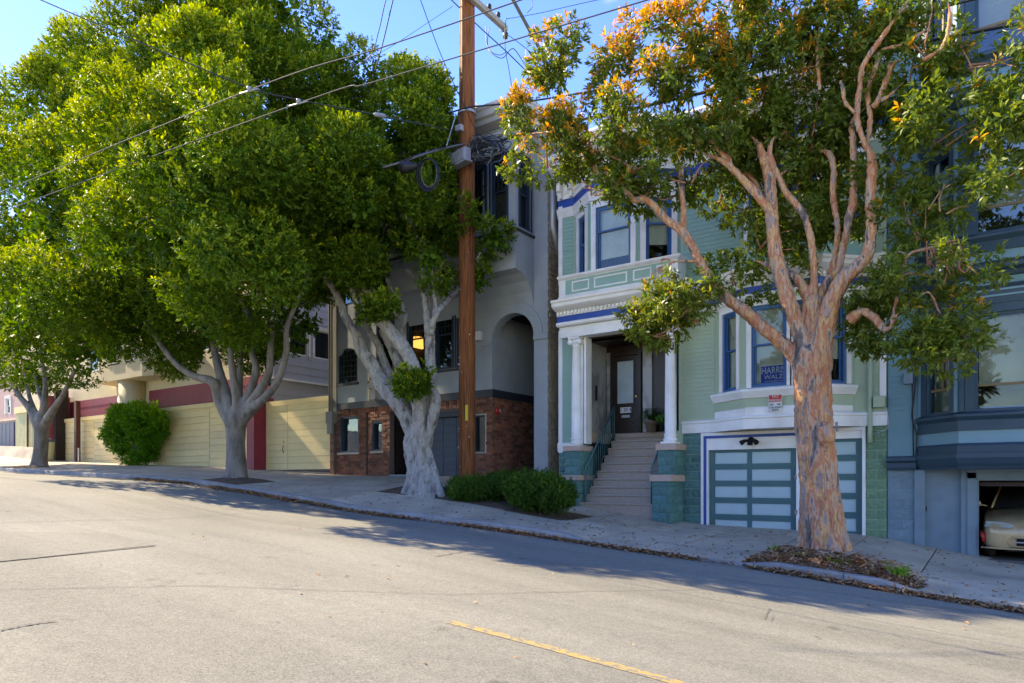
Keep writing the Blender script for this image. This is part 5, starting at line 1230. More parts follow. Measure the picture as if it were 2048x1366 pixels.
# ---- middle ficus, the biggest crown
Y2 = 12.3
t2 = thing('ficus_tree', P(472, 960, Y2), 'largest ficus with the broadest dense crown and straight single trunk', 'tree', 'ficus street trees')
m = MB()
limb(m, [(472, 966, 56, 0), (472, 945, 42, 0), (471, 900, 37, 0), (471, 862, 38, 0), (472, 838, 44, 0), (473, 812, 22, 0)], Y2, n=24, flute=.04)
for q in ([(472, 890, 10, 0), (473, 860, 20, 0), (464, 845, 30, 0), (440, 800, 25, 0), (427, 765, 20, -.2), (387, 752, 14, -.5), (355, 731, 12, -.8), (325, 695, 10, -1), (290, 640, 8, -1)],
          [(472, 890, 10, 0), (473, 860, 20, 0), (466, 830, 24, 0), (445, 765, 20, .1), (432, 715, 15, .2), (420, 650, 11, .3), (400, 560, 8, .3)],
          [(472, 860, 12, 0), (474, 800, 20, -.1), (466, 750, 15, -.2), (461, 700, 12, -.2), (465, 620, 9, -.2)],
          [(473, 860, 12, 0), (476, 810, 18, 0), (480, 740, 14, .3), (482, 700, 11, .3), (500, 620, 8, .4)],
          [(472, 890, 10, 0), (473, 860, 20, 0), (483, 825, 22, 0), (505, 770, 17, .1), (512, 735, 14, .2), (503, 700, 12, .2), (510, 640, 9, .2), (540, 560, 7, .2)],
          [(472, 890, 10, 0), (473, 860, 20, 0), (490, 825, 24, 0), (520, 780, 18, 0), (538, 745, 16, 0), (541, 700, 13, 0), (545, 640, 9, 0)],
          [(472, 890, 10, 0), (473, 860, 20, 0), (497, 825, 22, 0), (530, 795, 17, -.2), (556, 760, 15, -.3), (572, 705, 13, -.3), (574, 655, 11, -.3), (600, 590, 8, -.3), (640, 500, 6, -.3)],
          [(500, 640, 9, -1), (430, 480, 7, -1), (380, 380, 5, -1)], [(560, 600, 9, 0), (570, 400, 7, 0), (520, 260, 5, 0)]): limb(m, q, Y2)
m.lathe(P(487, 832, Y2 - .32), [(.0, -.03), (.07, -.02), (.085, .0), (.06, .05)], 12, 'y')
woody('trunk', m, ficus_bark2, t2, .025, (.03, .25))
L2 = [(330, 250, 180, 190, .3, .7), (220, 170, 110, 100, .3, .95), (140, 210, 60, 90, .3, 1), (420, 120, 140, 120, .3, .9), (540, 100, 120, 110, .5, .8), (490, 290, 160, 150, -.8, .5), (350, 420, 150, 140, -1.3, .5), (320, 590, 100, 100, -.8, .45), (430, 570, 130, 105, -1, .4), (540, 420, 130, 120, .2, .35), (450, 655, 120, 55, 0, .3), (300, 675, 70, 55, -.4, .3), (590, 560, 55, 55, .8, .25), (610, 650, 60, 45, 1, .2), (640, 190, 80, 90, 1, .5), (560, 20, 90, 60, .4, .9), (400, 25, 100, 50, .3, .9), (260, 330, 90, 110, -1.8, .9), (640, 110, 60, 60, .8, .7), (250, 470, 60, 70, -1.6, .7)]
L2 += [(340, 480, 120, 110, -3.6, .6), (450, 520, 110, 90, -3.4, .5), (300, 330, 120, 120, -3.2, .8), (420, 340, 120, 130, -3.6, .6), (520, 470, 70, 70, -3, .4), (380, 200, 110, 100, -2.6, .8)]
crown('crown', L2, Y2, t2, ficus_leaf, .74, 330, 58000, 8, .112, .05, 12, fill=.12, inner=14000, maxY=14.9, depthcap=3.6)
# ---- near ficus with pale twisting limbs
Y3 = 13.4
t3 = thing('ficus_tree', P(845, 988, Y3), 'nearest ficus, pale grey twisting limbs and fluted trunk beside the wooden pole', 'tree', 'ficus street trees')
m = MB()
limb(m, [(846, 1000, 92, 0), (845, 978, 70, 0), (843, 945, 60, 0), (838, 900, 52, 0), (838, 870, 50, 0), (838, 835, 26, 0)], Y3, n=40, flute=.13, k=6)
limb(m, [(838, 950, 14, .0), (835, 905, 30, 0), (828, 865, 38, 0), (811, 826, 36, 0), (789, 797, 34, -.05), (764, 767, 31, -.1), (744, 729, 27, -.2), (724, 702, 26, -.3), (712, 668, 19, -.4), (694, 640, 16, -.5), (678, 600, 16, -.6), (666, 575, 14, -.7), (640, 545, 11, -.8)], Y3, n=20, flute=.05)
limb(m, [(822, 845, 10, .02), (806, 812, 20, .06), (789, 769, 20, .12), (773, 737, 18, .2), (762, 705, 16, .2), (754, 685, 15, .2), (736, 660, 14, .1), (722, 622, 13, 0), (700, 580, 12, 0)], Y3)
limb(m, [(842, 950, 12, 0), (842, 890, 26, -.06), (838, 810, 30, -.16), (833, 750, 25, -.25), (814, 705, 26, -.3), (789, 673, 27, -.35), (764, 643, 25, -.4), (738, 625, 22, -.45), (716, 596, 20, -.5), (703, 565, 19, -.6), (697, 540, 14, -.7)], Y3, n=20, flute=.05, seed=2)
limb(m, [(758, 640, 20, -.4), (746, 615, 20, -.4), (735, 585, 15, -.4), (724, 560, 10, -.5), (728, 530, 9, -.5)], Y3)
limb(m, [(745, 605, 12, -.35), (722, 575, 13, -.4), (700, 552, 10, -.4)], Y3)
limb(m, [(838, 880, 10, .1), (826, 830, 20, .18), (808, 770, 20, .25), (798, 730, 20, .3), (780, 690, 18, .3), (764, 660, 16, .3)], Y3)
limb(m, [(846, 950, 14, .1), (848, 895, 32, .1), (852, 830, 32, .1), (857, 790, 28, .1), (862, 757, 22, .1), (860, 715, 21, .1), (860, 675, 20, .1), (856, 645, 16, .1), (850, 610, 11, .1), (847, 570, 10, .1), (845, 530, 8, .1), (850, 480, 6, .1)], Y3, n=20, flute=.05, seed=4)
limb(m, [(860, 668, 16, .0), (868, 640, 10, 0), (870, 600, 8, 0), (866, 565, 8, 0), (864, 530, 7, 0)], Y3)
limb(m, [(862, 655, 12, -.1), (874, 626, 11, -.1), (893, 603, 11, .5), (910, 589, 10, .95), (930, 562, 9, 1.15), (948, 535, 8, 1.1), (962, 505, 6, 1.1)], Y3)
limb(m, [(858, 700, 12, .3), (857, 640, 9, .4), (860, 580, 7, .4)], Y3)
limb(m, [(806, 740, 12, .6), (803, 670, 9, .6), (812, 632, 10, .6), (800, 602, 9, .6), (777, 570, 8, .5), (770, 525, 8, .4), (758, 490, 8, .4), (768, 455, 6, .3), (765, 420, 5, .3)], Y3)
limb(m, [(858, 880, 8, 0), (864, 845, 20, -.04), (872, 805, 22, -.06), (867, 778, 14, -.04), (860, 765, 6, .02)], Y3, n=16)
limb(m, [(706, 570, 9, -.3), (695, 486, 8, -.2), (681, 440, 7, -.1), (690, 400, 5, 0)], Y3)
limb(m, [(660, 560, 9, -.8), (610, 490, 8, -.9), (560, 460, 6, -1)], Y3)
limb(m, [(680, 600, 8, -.5), (640, 590, 6, -.2), (600, 600, 5, 0), (560, 556, 4, 0)], Y3)
limb(m, [(848, 520, 7, .1), (826, 450, 8, .1), (800, 430, 7, 0), (780, 425, 5, 0)], Y3)
limb(m, [(560, 520, 7, -.6), (545, 360, 7, -.4), (535, 300, 6, -.3), (570, 250, 5, -.2)], Y3)
for q in ([(806, 996, 14, -.30), (814, 980, 20, -.25), (823, 955, 18, -.16), (832, 915, 12, -.05), (836, 890, 4, .05)], [(848, 1004, 22, -.50), (848, 985, 26, -.38), (846, 950, 20, -.26), (845, 905, 12, -.12), (844, 880, 4, 0)], [(886, 998, 14, -.28), (880, 982, 18, -.22), (872, 955, 16, -.12), (862, 915, 10, 0), (858, 890, 4, .1)], [(828, 1002, 12, -.45), (832, 980, 15, -.33), (836, 940, 11, -.2), (838, 900, 4, -.05)], [(866, 1002, 12, -.45), (862, 980, 16, -.3), (858, 945, 12, -.18), (854, 900, 4, -.02)]): limb(m, q, Y3)
woody('trunk', m, ficus_bark, t3, .015, (.06, .11), smooth=3)
L3 = [(625, 520, 85, 50, -1, .3), (690, 525, 62, 40, -1, .4), (740, 505, 35, 28, -1.1, .3), (700, 360, 110, 100, -.3, .35), (640, 250, 80, 80, .4, .5), (800, 270, 95, 80, .2, .6), (745, 170, 70, 60, .8, .9), (835, 215, 60, 55, .8, .7), (870, 300, 45, 60, .5, .5), (850, 410, 72, 75, -.1, .4), (800, 470, 45, 30, -.1, .6), (860, 520, 36, 42, -.3, .4), (988, 480, 30, 48, 1.1, .5), (957, 560, 13, 28, 1.1, .2), (610, 400, 90, 90, -.5, .35), (560, 520, 60, 50, -.9, .3), (560, 350, 50, 60, -.3, .3), (892, 450, 36, 56, 1.1, .4), (890, 555, 16, 22, 1.1, .2)]
L3 += [(680, 330, 60, 60, -2.2, .5), (610, 440, 50, 50, -2.4, .4), (720, 420, 50, 40, -2, .4)]
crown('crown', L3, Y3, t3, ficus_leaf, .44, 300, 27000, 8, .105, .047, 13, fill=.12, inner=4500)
crown('sprig', [(821, 762, 22, 19, -.7, .8), (842, 750, 11, 12, -.7, .6), (804, 766, 11, 14, -.7, .6)], Y3, t3, ficus_leaf, .2, 30, 420, 8, .12, .05, 14, up=.5)
crown('sprig', [(755, 614, 34, 12, -.8, .9), (735, 628, 16, 10, -.8, .4), (778, 608, 20, 12, -.8, .9)], Y3, t3, ficus_leaf, .18, 26, 300, 8, .12, .05, 15, up=.5)
# ---- red gum at the right
Y4 = 12.5
t4 = thing('gum_tree', P(1642, 1098, Y4), 'orange barked gum tree with a thick flaking trunk and spreading bare limbs', 'tree')
m = MB()
limb(m, [(1650, 1120, 104, 0), (1649, 1090, 92, 0), (1646, 1047, 86, 0), (1638, 975, 73, 0), (1632, 900, 70, 0), (1628, 848, 70, 0), (1625, 790, 69, 0), (1625, 740, 70, 0), (1624, 708, 70, 0), (1626, 670, 34, .05)], Y4, n=40, flute=.045, k=6)
limb(m, [(1648, 930, 6, -.10), (1649, 895, 26, -.16), (1651, 872, 42, -.22), (1650, 856, 34, -.22), (1646, 840, 10, -.12)], Y4, n=16)
for q in ([(1612, 745, 44, 0), (1580, 700, 34, 0), (1536, 663, 30, -.1), (1492, 625, 28, -.2), (1448, 592, 26, -.3), (1417, 553, 21, -.4), (1399, 522, 20, -.45), (1384, 493, 20, -.5), (1366, 464, 21, -.55), (1330, 437, 17, -.6), (1305, 408, 16, -.65), (1285, 398, 15, -.7), (1267, 399, 14, -.7), (1244, 373, 13, -.7), (1220, 351, 13, -.7), (1197, 348, 12, -.7), (1182, 323, 11, -.7), (1180, 300, 10, -.7), (1174, 267, 9, -.7), (1177, 238, 8, -.7)],
          [(1366, 468, 16, -.5), (1367, 417, 13, -.45), (1364, 388, 13, -.4), (1363, 355, 13, -.4), (1366, 330, 9, -.4)],
          [(1618, 730, 44, -.05), (1600, 665, 36, -.1), (1578, 605, 35, -.15), (1560, 546, 34, -.15), (1550, 500, 32, -.1), (1545, 450, 29, -.1), (1541, 400, 30, 0), (1538, 354, 24, 0), (1523, 307, 20, .1), (1517, 290, 14, .1), (1500, 270, 9, .2)],
          [(1548, 430, 22, -.1), (1523, 400, 20, -.2), (1501, 375, 18, -.25), (1471, 344, 15, -.3), (1446, 323, 12, -.35), (1403, 305, 10, -.4)], [(1462, 335, 10, -.3), (1458, 310, 10, -.3), (1455, 277, 9, -.3), (1446, 243, 8, -.3)], [(1456, 320, 12, -.3), (1430, 290, 10, -.4), (1416, 272, 8, -.4), (1405, 270, 6, -.4)],
          [(1530, 408, 12, .2), (1500, 352, 10, .3), (1440, 335, 10, .4), (1404, 348, 9, .4)],
          [(1626, 720, 60, .1), (1626, 660, 54, .1), (1624, 610, 50, .1), (1622, 585, 36, .1)], [(1622, 610, 32, .1), (1604, 570, 22, .1), (1580, 548, 19, .1), (1544, 533, 14, .2), (1510, 520, 9, .3)],
          [(1628, 600, 20, .1), (1628, 560, 17, .1), (1625, 500, 16, .1), (1615, 450, 16, .1), (1600, 418, 16, .1), (1572, 384, 15, .1), (1554, 347, 14, .1), (1541, 314, 12, .1), (1542, 285, 10, .1), (1552, 270, 8, .1)], [(1560, 350, 9, .2), (1585, 330, 6, .3)],
          [(1634, 610, 30, .2), (1655, 560, 20, .3), (1676, 538, 17, .4), (1690, 480, 16, .4), (1697, 440, 18, .4), (1707, 400, 20, .4), (1708, 350, 18, .4), (1707, 307, 16, .4), (1704, 246, 11, .4), (1712, 235, 9, .4)],
          [(1655, 570, 16, .4), (1672, 500, 13, .5), (1675, 450, 13, .5), (1667, 400, 14, .5), (1667, 338, 15, .5), (1658, 307, 14, .5), (1634, 298, 9, .5)],
          [(1640, 740, 56, 0), (1645, 674, 48, -.05), (1660, 615, 42, -.1), (1685, 562, 38, -.1), (1716, 533, 32, -.1), (1736, 505, 27, -.1), (1743, 455, 24, -.1), (1741, 400, 23, 0), (1744, 345, 23, 0), (1742, 312, 20, 0), (1728, 283, 12, 0), (1714, 235, 14, 0), (1720, 172, 13, 0), (1726, 132, 13, 0), (1752, 92, 12, 0), (1778, 55, 10, 0), (1818, 0, 8, 0), (1850, -40, 6, 0)],
          [(1732, 300, 10, .1), (1741, 235, 12, .1), (1735, 185, 12, .1), (1754, 129, 11, .1), (1763, 101, 9, .1), (1800, 92, 9, .1), (1830, 75, 9, .1), (1861, 52, 8, .1)],
          [(1745, 215, 12, .0), (1757, 200, 14, 0), (1775, 154, 13, 0), (1784, 128, 14, 0), (1808, 120, 10, 0)], [(1762, 202, 8, -.1), (1780, 190, 7, -.1), (1808, 163, 6, -.1)],
          [(1710, 225, 8, -.1), (1690, 205, 9, -.1), (1686, 180, 9, -.1), (1680, 160, 7, -.1)], [(1640, 180, 8, .3), (1636, 140, 9, .3), (1635, 100, 8, .3), (1640, 40, 6, .3)],
          [(1470, 210, 7, .3), (1473, 180, 8, .3), (1468, 130, 7, .3), (1464, 100, 5, .3)], [(1845, 120, 10, -.3), (1880, 100, 11, -.3), (1895, 70, 11, -.3), (1900, 30, 9, -.3), (1896, 5, 6, -.3)],
          [(1700, 640, 26, 0), (1724, 623, 19, -.1), (1751, 637, 18, -.2), (1768, 657, 16, -.25), (1784, 656, 14, -.3)], [(1784, 654, 12, -.3), (1791, 608, 8, -.3), (1806, 546, 8, -.3), (1817, 510, 8, -.35), (1860, 495, 8, -.4), (1918, 478, 5, -.5)],
          [(1786, 650, 8, -.3), (1800, 622, 7, -.35), (1826, 603, 6, -.4), (1857, 584, 6, -.4), (1876, 619, 5, -.4), (1888, 642, 4, -.4), (1880, 665, 4, -.4)],
          [(1817, 510, 6, -.35), (1790, 505, 5, -.3), (1765, 540, 4, -.3)], [(1340, 520, 5, -.8), (1322, 520, 5, -.8), (1330, 545, 4, -.9)], [(1399, 524, 8, -.5), (1365, 522, 6, -.7), (1338, 528, 5, -.8), (1318, 560, 4, -.9)]): limb(m, q, Y4, n=14)
for q in ([(1592, 1118, 22, -.28), (1606, 1092, 32, -.2), (1616, 1052, 26, -.12), (1618, 1000, 14, -.05), (1620, 970, 5, .05)], [(1704, 1122, 22, -.2), (1692, 1098, 30, -.14), (1682, 1060, 22, -.06), (1674, 1010, 12, 0), (1665, 980, 5, .1)], [(1630, 1128, 26, -.45), (1636, 1096, 40, -.3), (1640, 1055, 34, -.26), (1640, 1000, 14, -.12), (1640, 960, 5, 0)], [(1672, 1126, 24, -.5), (1668, 1094, 36, -.32), (1662, 1050, 22, -.2), (1656, 1000, 8, -.05)]): limb(m, q, Y4)
tr4 = woody('trunk', m, gum_base, t4, .014, (.045, .10), smooth=4)
# loose bark flakes on the lower trunk
rs_ = random.Random(4); fk = MB()
for i in range(70):
    px = rs_.choice([rs_.uniform(1590, 1612), rs_.uniform(1596, 1640), rs_.uniform(1600, 1690)]); py = rs_.uniform(740, 1080)
    c = P(px, py, Y4 - .27 - (.04 if 1605 < px < 1660 else -.08)); l = rs_.uniform(.05, .17); w_ = rs_.uniform(.012, .03); o_ = rs_.uniform(.01, .05); n = len(fk.v)
    fk.v += [(c.x - w_, c.y + .02, c.z), (c.x + w_, c.y + .02, c.z + .01), (c.x + w_ * .6 + rs_.uniform(-.03, .03), c.y - o_, c.z - l), (c.x - w_ * .3, c.y - o_ * .6, c.z - l * .9)]; fk.f.append((n, n + 1, n + 2, n + 3))
fk.build('bark_flakes', mat('curled_bark', (.20, .14, .10), .9, (.34, .27, .22), 20), t4, kind='stuff')
L4 = [(1460, 400, 60, 44, .9, 0), (1600, 345, 60, 50, 1.0, 0), (1250, 345, 60, 28, -.5, .05), (1500, 320, 50, 40, .8, 0), (1728, 130, 60, 45, .7, .1), (1790, 205, 55, 40, .7, 0), (1700, 215, 45, 40, .9, 0), (1640, 60, 50, 40, .6, .2), (1452, 262, 36, 30, -.3, .1), (1405, 285, 34, 24, -.4, 0), (1545, 262, 34, 24, .2, .1), (1632, 285, 30, 24, .6, 0), (1830, 20, 50, 40, .3, .1), (1745, 60, 50, 34, .4, .3), (1106, 108, 44, 40, -.5, .25), (1112, 120, 36, 34, -.6, .1), (1100, 90, 26, 24, -.4, .6), (1083, 235, 56, 52, -.8, .9), (1098, 295, 66, 48, -.8, .2), (1180, 262, 66, 58, -.6, .55), (1213, 135, 38, 40, -.5, .6), (1290, 112, 70, 52, -.3, 1), (1370, 90, 75, 65, 0, .9), (1300, 210, 90, 70, -.5, .4), (1400, 200, 85, 75, 0, .25), (1262, 310, 85, 55, -.8, .12), (1370, 320, 85, 60, -.5, .05), (1200, 372, 50, 24, -.8, .1), (1300, 380, 78, 38, -.4, 0), (1440, 60, 75, 55, 0, .5), (1530, 60, 80, 62, .3, .3), (1500, 180, 90, 72, .3, .2), (1600, 120, 85, 75, .5, .15), (1620, 245, 80, 70, .6, 0), (1700, 50, 60, 52, .8, .1), (1560, 290, 60, 40, .5, 0), (1600, 420, 80, 48, 1.3, 0), (1525, 480, 88, 48, 1.0, 0), (1480, 545, 62, 32, .7, 0), (1570, 560, 40, 28, 1.0, 0), (1680, 400, 50, 60, 1.6, 0), (1800, 130, 80, 80, .4, .3), (1880, 60, 90, 62, 0, .1), (1970, 110, 90, 60, 0, .1), (2060, 230, 60, 60, -.3, 0), (1890, 250, 85, 50, 0, .05), (1815, 320, 75, 62, .4, 0), (1990, 330, 70, 34, -.4, .1), (1880, 400, 80, 40, -.3, 0), (1820, 440, 52, 50, 0, .1)]
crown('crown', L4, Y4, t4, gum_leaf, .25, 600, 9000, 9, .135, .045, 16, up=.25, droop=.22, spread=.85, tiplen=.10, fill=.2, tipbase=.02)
L4b = [(1300, 620, 40, 34, -1, .05), (1350, 610, 44, 36, -1, .05), (1390, 625, 26, 24, -.9, .05), (1325, 655, 50, 22, -1, 0), (1385, 572, 50, 20, -.8, .05), (1275, 645, 22, 22, -1, .1)]
L4c = [(1740, 590, 45, 36, .3, 0), (1742, 650, 38, 32, .3, 0), (1860, 545, 82, 30, -.3, 0), (1945, 530, 50, 25, -.5, .05), (1880, 640, 55, 36, -.3, .1), (1880, 700, 68, 34, -.4, 0), (1920, 660, 40, 26, -.4, 0)]
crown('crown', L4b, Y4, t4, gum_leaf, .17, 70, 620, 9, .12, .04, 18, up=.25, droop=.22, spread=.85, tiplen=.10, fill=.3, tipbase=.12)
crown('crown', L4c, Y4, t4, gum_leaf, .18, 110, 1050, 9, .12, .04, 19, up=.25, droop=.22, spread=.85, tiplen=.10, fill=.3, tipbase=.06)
L4 = L4 + L4b + L4c
# twigs reaching into the foliage
rs_ = random.Random(9); tw = MB()
for px, py, rx, ry, dy, tp in L4:
    for k in range(3):
        a = rs_.uniform(0, 6.28); e = (px + rx * .8 * math.cos(a), py + ry * .8 * math.sin(a)); s_ = (px + rs_.uniform(-.4, .4) * rx, py + ry * rs_.uniform(.3, .9)); mdl = ((e[0] + s_[0]) / 2 + rs_.uniform(-9, 9), (e[1] + s_[1]) / 2 + rs_.uniform(-9, 9))
        limb(tw, [(s_[0], s_[1], 4.5, dy), (mdl[0], mdl[1], 3, dy + rs_.uniform(-.2, .2)), (e[0], e[1], 1.6, dy + rs_.uniform(-.3, .3))], Y4, 3, 5)
tw.build('twigs', gum_bark, t4, True, kind='stuff')
# bare dead tangle hanging near the blue house
dt = MB()
for k in range(26):
    x0, y0 = rs_.uniform(1840, 1925), rs_.uniform(478, 496); x1 = x0 + rs_.uniform(-28, 28)
    limb(dt, [(x0, y0, 2, -.45), ((x0 + x1) / 2 + rs_.uniform(-12, 12), y0 + rs_.uniform(10, 30), 1.6, -.45 + rs_.uniform(-.1, .1)), (x1, y0 + rs_.uniform(25, 70), 1.1, -.45)], Y4, 4, 4)
for k in range(14):
    x0, y0 = 1320 + rs_.uniform(-6, 10), 535; limb(dt, [(x0, y0, 2, -.9), (x0 + rs_.uniform(-18, 30), y0 + rs_.uniform(10, 30), 1.6, -.9), (x0 + rs_.uniform(-25, 40), y0 + rs_.uniform(30, 60), 1.2, -.9)], Y4, 4, 4)
dt.build('dead_twigs', gum_bark, t4, True, kind='stuff')

# root mounds, tree pits
def mound(name, label, cx, cy, rx, ry, h, m, seed, kind='structure'):
    rs_ = np.random.RandomState(seed); xs_ = np.linspace(cx - rx, cx + rx, 44); ys_ = np.linspace(cy - ry, cy + ry, 26)
    ph = rs_.uniform(0, 6, 6)
    def hf(x, y):
        u = ((x - cx) / rx) ** 2; w_ = ((y - cy) / ry) ** 2; e = max(0, 1 - u) * max(0, 1 - w_)
        nz = .35 * math.sin(7 * x + ph[0]) * math.sin(9 * y + ph[1]) + .25 * math.sin(17 * x + ph[2]) * math.sin(15 * y + ph[3]) + .15 * math.sin(31 * x + ph[4] + 20 * y)
        return Hs(x, max(y, 11.4)) - .03 + h * e ** .8 * (1 + .35 * nz) 
    return sheet(name, xs_, ys_, hf, m)
mound('tree_pit_soil', '', -2.25, 12.22, 1.28, .80, .20, mat('root_mound', (.48, .36, .25), .95, (.26, .17, .11), 5, 1, 26), 1)
mound('tree_pit_soil', '', -18.3, 12.15, 1.1, .72, .10, soil, 2)
mound('tree_pit_soil', '', -32.9, 12.15, 1.0, .72, .10, soil, 3)
mound('tree_pit_soil', '', -10.6, 13.65, 3.0, .74, .09, soil, 4)
pts = []
rs2 = np.random.RandomState(8)
for _ in range(2400):
    x = rs2.uniform(-3.5, -1.0); y = 11.42 + abs(rs2.normal()) * .35
    if y < 12.9 and not ((x + 2.15) ** 2 + (y - 12.5) ** 2 < .14): 
        u = max(0, 1 - ((x + 2.25) / 1.28) ** 2) * max(0, 1 - ((y - 12.22) / .8) ** 2); pts.append((x, y, Hs(x, y) - .02 + .20 * u ** .8))
litter('pit_leaves', 'reddish dry leaves piled round the foot of the gum tree', pts, .085, 4)
def tuft(loc, n, h, label, seed):
    rs_ = np.random.RandomState(seed); C = np.tile(np.array(loc), (n, 1)) + rs_.normal(size=(n, 3)) * [.05, .04, .0]; D = unit(n, rs_) * .7 + [0, 0, 1.0]; Nn = unit(n, rs_)
    L_ = rs_.uniform(.5, 1.1, n) * h; o = link('weed', leaf_mesh('weed', C, D, Nn, L_, L_ * .18, rs_.rand(n) * .5), weed_m); tag(o, label, 'weed', 'weeds in the gum tree pit')
    o.data.transform(Matrix.Translation(-Vector(loc))); o.location = loc
for i, (px, py, Y, lb_) in enumerate(((1550, 1102, 12.3, 'leftmost green weed tuft on the bare soil left of the gum trunk'), (1604, 1122, 11.75, 'small weed tuft behind the kerb just left of the trunk foot'), (1662, 1130, 11.7, 'weed tuft behind the kerb below the middle of the gum trunk'), (1688, 1134, 11.7, 'yellowish weed tuft just right of the one below the trunk'), (1762, 1122, 12.1, 'weed tuft on the right of the root mound'), (1795, 1145, 11.7, 'tallest weed tuft at the right end of the tree pit'))):
    x = gx(px, Y); tuft((x, Y, Hs(x, Y) + .03), 46, .15 if i != 5 else .22, lb_, i)

# ================================================================ BUSHES
b1 = thing('round_bush', P(268, 932, 15.0), 'bright green clipped ball shaped bush against the yellow fence', 'bush')
m = MB(); limb(m, [(262, 934, 14, 0), (266, 915, 11, 0), (272, 880, 8, 0)], 15.2); limb(m, [(266, 915, 8, 0), (285, 890, 6, 0)], 15.2); m.build('stem', ficus_bark2, b1, True)
crown('foliage', [(272, 868, 50, 44, -.1, .5), (262, 845, 36, 26, -.1, .6), (295, 850, 30, 28, -.1, .5), (276, 915, 18, 12, -.2, .2)], 15.25, b1, bush_leaf, .30, 200, 5200, 8, .10, .045, 21, maxY=15.85)
for i, (lobes, Yh, lb_, n_) in enumerate((([(945, 983, 30, 14, 0, .1), (986, 980, 30, 12, .2, .1), (922, 984, 14, 13, .2, .1)], 13.3, 'left and darker of the two low clipped bushes by the pole', 3600),
                                  ([(1058, 986, 36, 18, 0, .2), (1108, 990, 32, 17, 0, .2), (1036, 978, 22, 10, .4, .1), (1088, 973, 34, 10, .2, .2)], 13.2, 'right and bigger low clipped bush beside the stone steps', 5000),
                                  ([(1005, 966, 30, 10, .9, .1), (1070, 962, 40, 9, 1.0, .1)], 13.6, 'thin bush strip behind the gap of the two low bushes', 1500))):
    t = thing('clipped_bush', P(lobes[0][0], 1000, Yh), lb_, 'bush', 'low clipped bushes by the pole')
    crown('foliage', lobes, Yh, t, hedge_leaf, .18, 170, n_, 8, .06, .028, 30 + i, tiplen=.12, maxY=15.3, up=.8)
    m = MB()
    for k in range(5): q = lobes[0]; limb(m, [(q[0] + 5 * k - 10, 1000, 3, .1), (q[0] + 9 * k - 18, 970, 2, 0)], Yh)
    m.build('stem', ficus_bark2, t)
# potted fern on the landing
fn = thing('potted_fern', P(1302, 864, 17.0), 'feathery green fern in a worn clay pot at the top of the steps', 'potted plant')
pc_ = P(1302, 850, 16.95); pc_.z = 1.28
MB().lathe(pc_, [(.11, .0), (.16, .22), (.175, .22), (.175, .27), (.15, .27), (.14, .22)], 18).build('pot', terracotta, fn, True)
rs_ = np.random.RandomState(3); C = []; D = []; 
for k in range(46):
    a = rs_.uniform(0, 6.28); rch = rs_.uniform(.2, .5); hh = rs_.uniform(.1, .4)
    if math.cos(a) < 0: rch *= 1.25
    for s_ in np.linspace(.08, 1, 16):
        p = np.array([pc_.x + math.cos(a) * rch * s_, pc_.y + math.sin(a) * rch * s_ * .7, pc_.z + .28 + hh * math.sin(s_ * 2.6) - .35 * s_ ** 3])
        for sd in (-1, 1): C.append(p); D.append(np.array([math.cos(a) * .3 - sd * math.sin(a), math.sin(a) * .3 + sd * math.cos(a), .1]))
C = np.array(C); D = np.array(D); n = len(C); L_ = np.full(n, .075) * rs_.uniform(.6, 1.1, n)
o = link('fronds', leaf_mesh('fronds', C - np.array(fn.location), D, unit(n, rs_) * .3 + [0, 0, 1], L_, L_ * .35, rs_.rand(n) * .6), fern_leaf, fn)
pp2 = thing('plant_pot', P(1325, 866, 16.9), 'small dark pot with a leafy plant half hidden behind the right column', 'potted plant')
p2 = P(1326, 860, 16.8); p2.z = 1.28; MB().lathe(p2, [(.08, 0), (.11, .18), (.12, .2), (.1, .2)], 14).build('pot', black, pp2, True)
C = np.tile(np.array(p2) + [0, 0, .2], (70, 1)) + rs_.normal(size=(70, 3)) * .05; o = link('leaves', leaf_mesh('leaves', C - np.array(pp2.location), unit(70, rs_) + [0, 0, 1], unit(70, rs_), np.full(70, .2), np.full(70, .06), rs_.rand(70) * .5), fern_leaf, pp2)
jb = thing('litter_bin', P(97, 880, 15.6), 'small blue and grey capped litter bin beside the crimson pillars', 'bin')
q = P(97, 925, 15.0); zb = Hs(q.x, 15.0)
MB().lathe((q.x, 15.0, zb), [(.22, 0), (.26, .9), (.26, .95)], 16).build('drum', mat('olive_bin', (.42, .42, .25), .6), jb, True)
MB().lathe((q.x, 15.0, zb + .95), [(.28, 0), (.24, .12), (.05, .18)], 16).build('lid', mat('bin_lid_blue', (.06, .09, .16), .5), jb, True)

# ================================================================ POLE AND WIRES
PX, PY = -11.45, 14.2
po = thing('utility_pole', (PX, PY, -.6), 'tall brown wooden utility pole standing behind the low bushes', 'utility pole')
m = MB(); zs_ = np.linspace(-.7, 16, 40); m.tube([(PX, PY, z) for z in zs_], [.222 - .0016 * (z + .7) for z in zs_], 28, True, .012, 7); m.build('shaft', pole_m, po, True)
MB().xbox(PX + .12, PX + .17, PY - .22, PY - .17, 1.55, 1.95).build('yellow_tag', mat('yellow_reflector', (.75, .6, .05), .5), po)
c0 = P(949, 10, 14.0); c1 = P(998, 62, 15.5); zc = 12.35
MB().xbox(PX + .22, PX + .34, 12.9, 15.55, zc - .06, zc + .08).build('crossarm', mat('weathered_crossarm', (.30, .28, .24), .8, (.2, .18, .16), 8), po)
for y in (15.2, 14.8, 13.1): MB().lathe((PX + .28, y, zc + .08), [(.02, 0), (.02, .06), (.06, .08), (.045, .13), (.06, .15), (.03, .2)], 12).build('insulator', metal_dark, po, True)
MB().lathe((PX + .30, 15.5, zc - .3), [(.0, 0), (.06, .02), (.07, .16), (.03, .2)], 12).build('insulator', metal_dark, po, True)
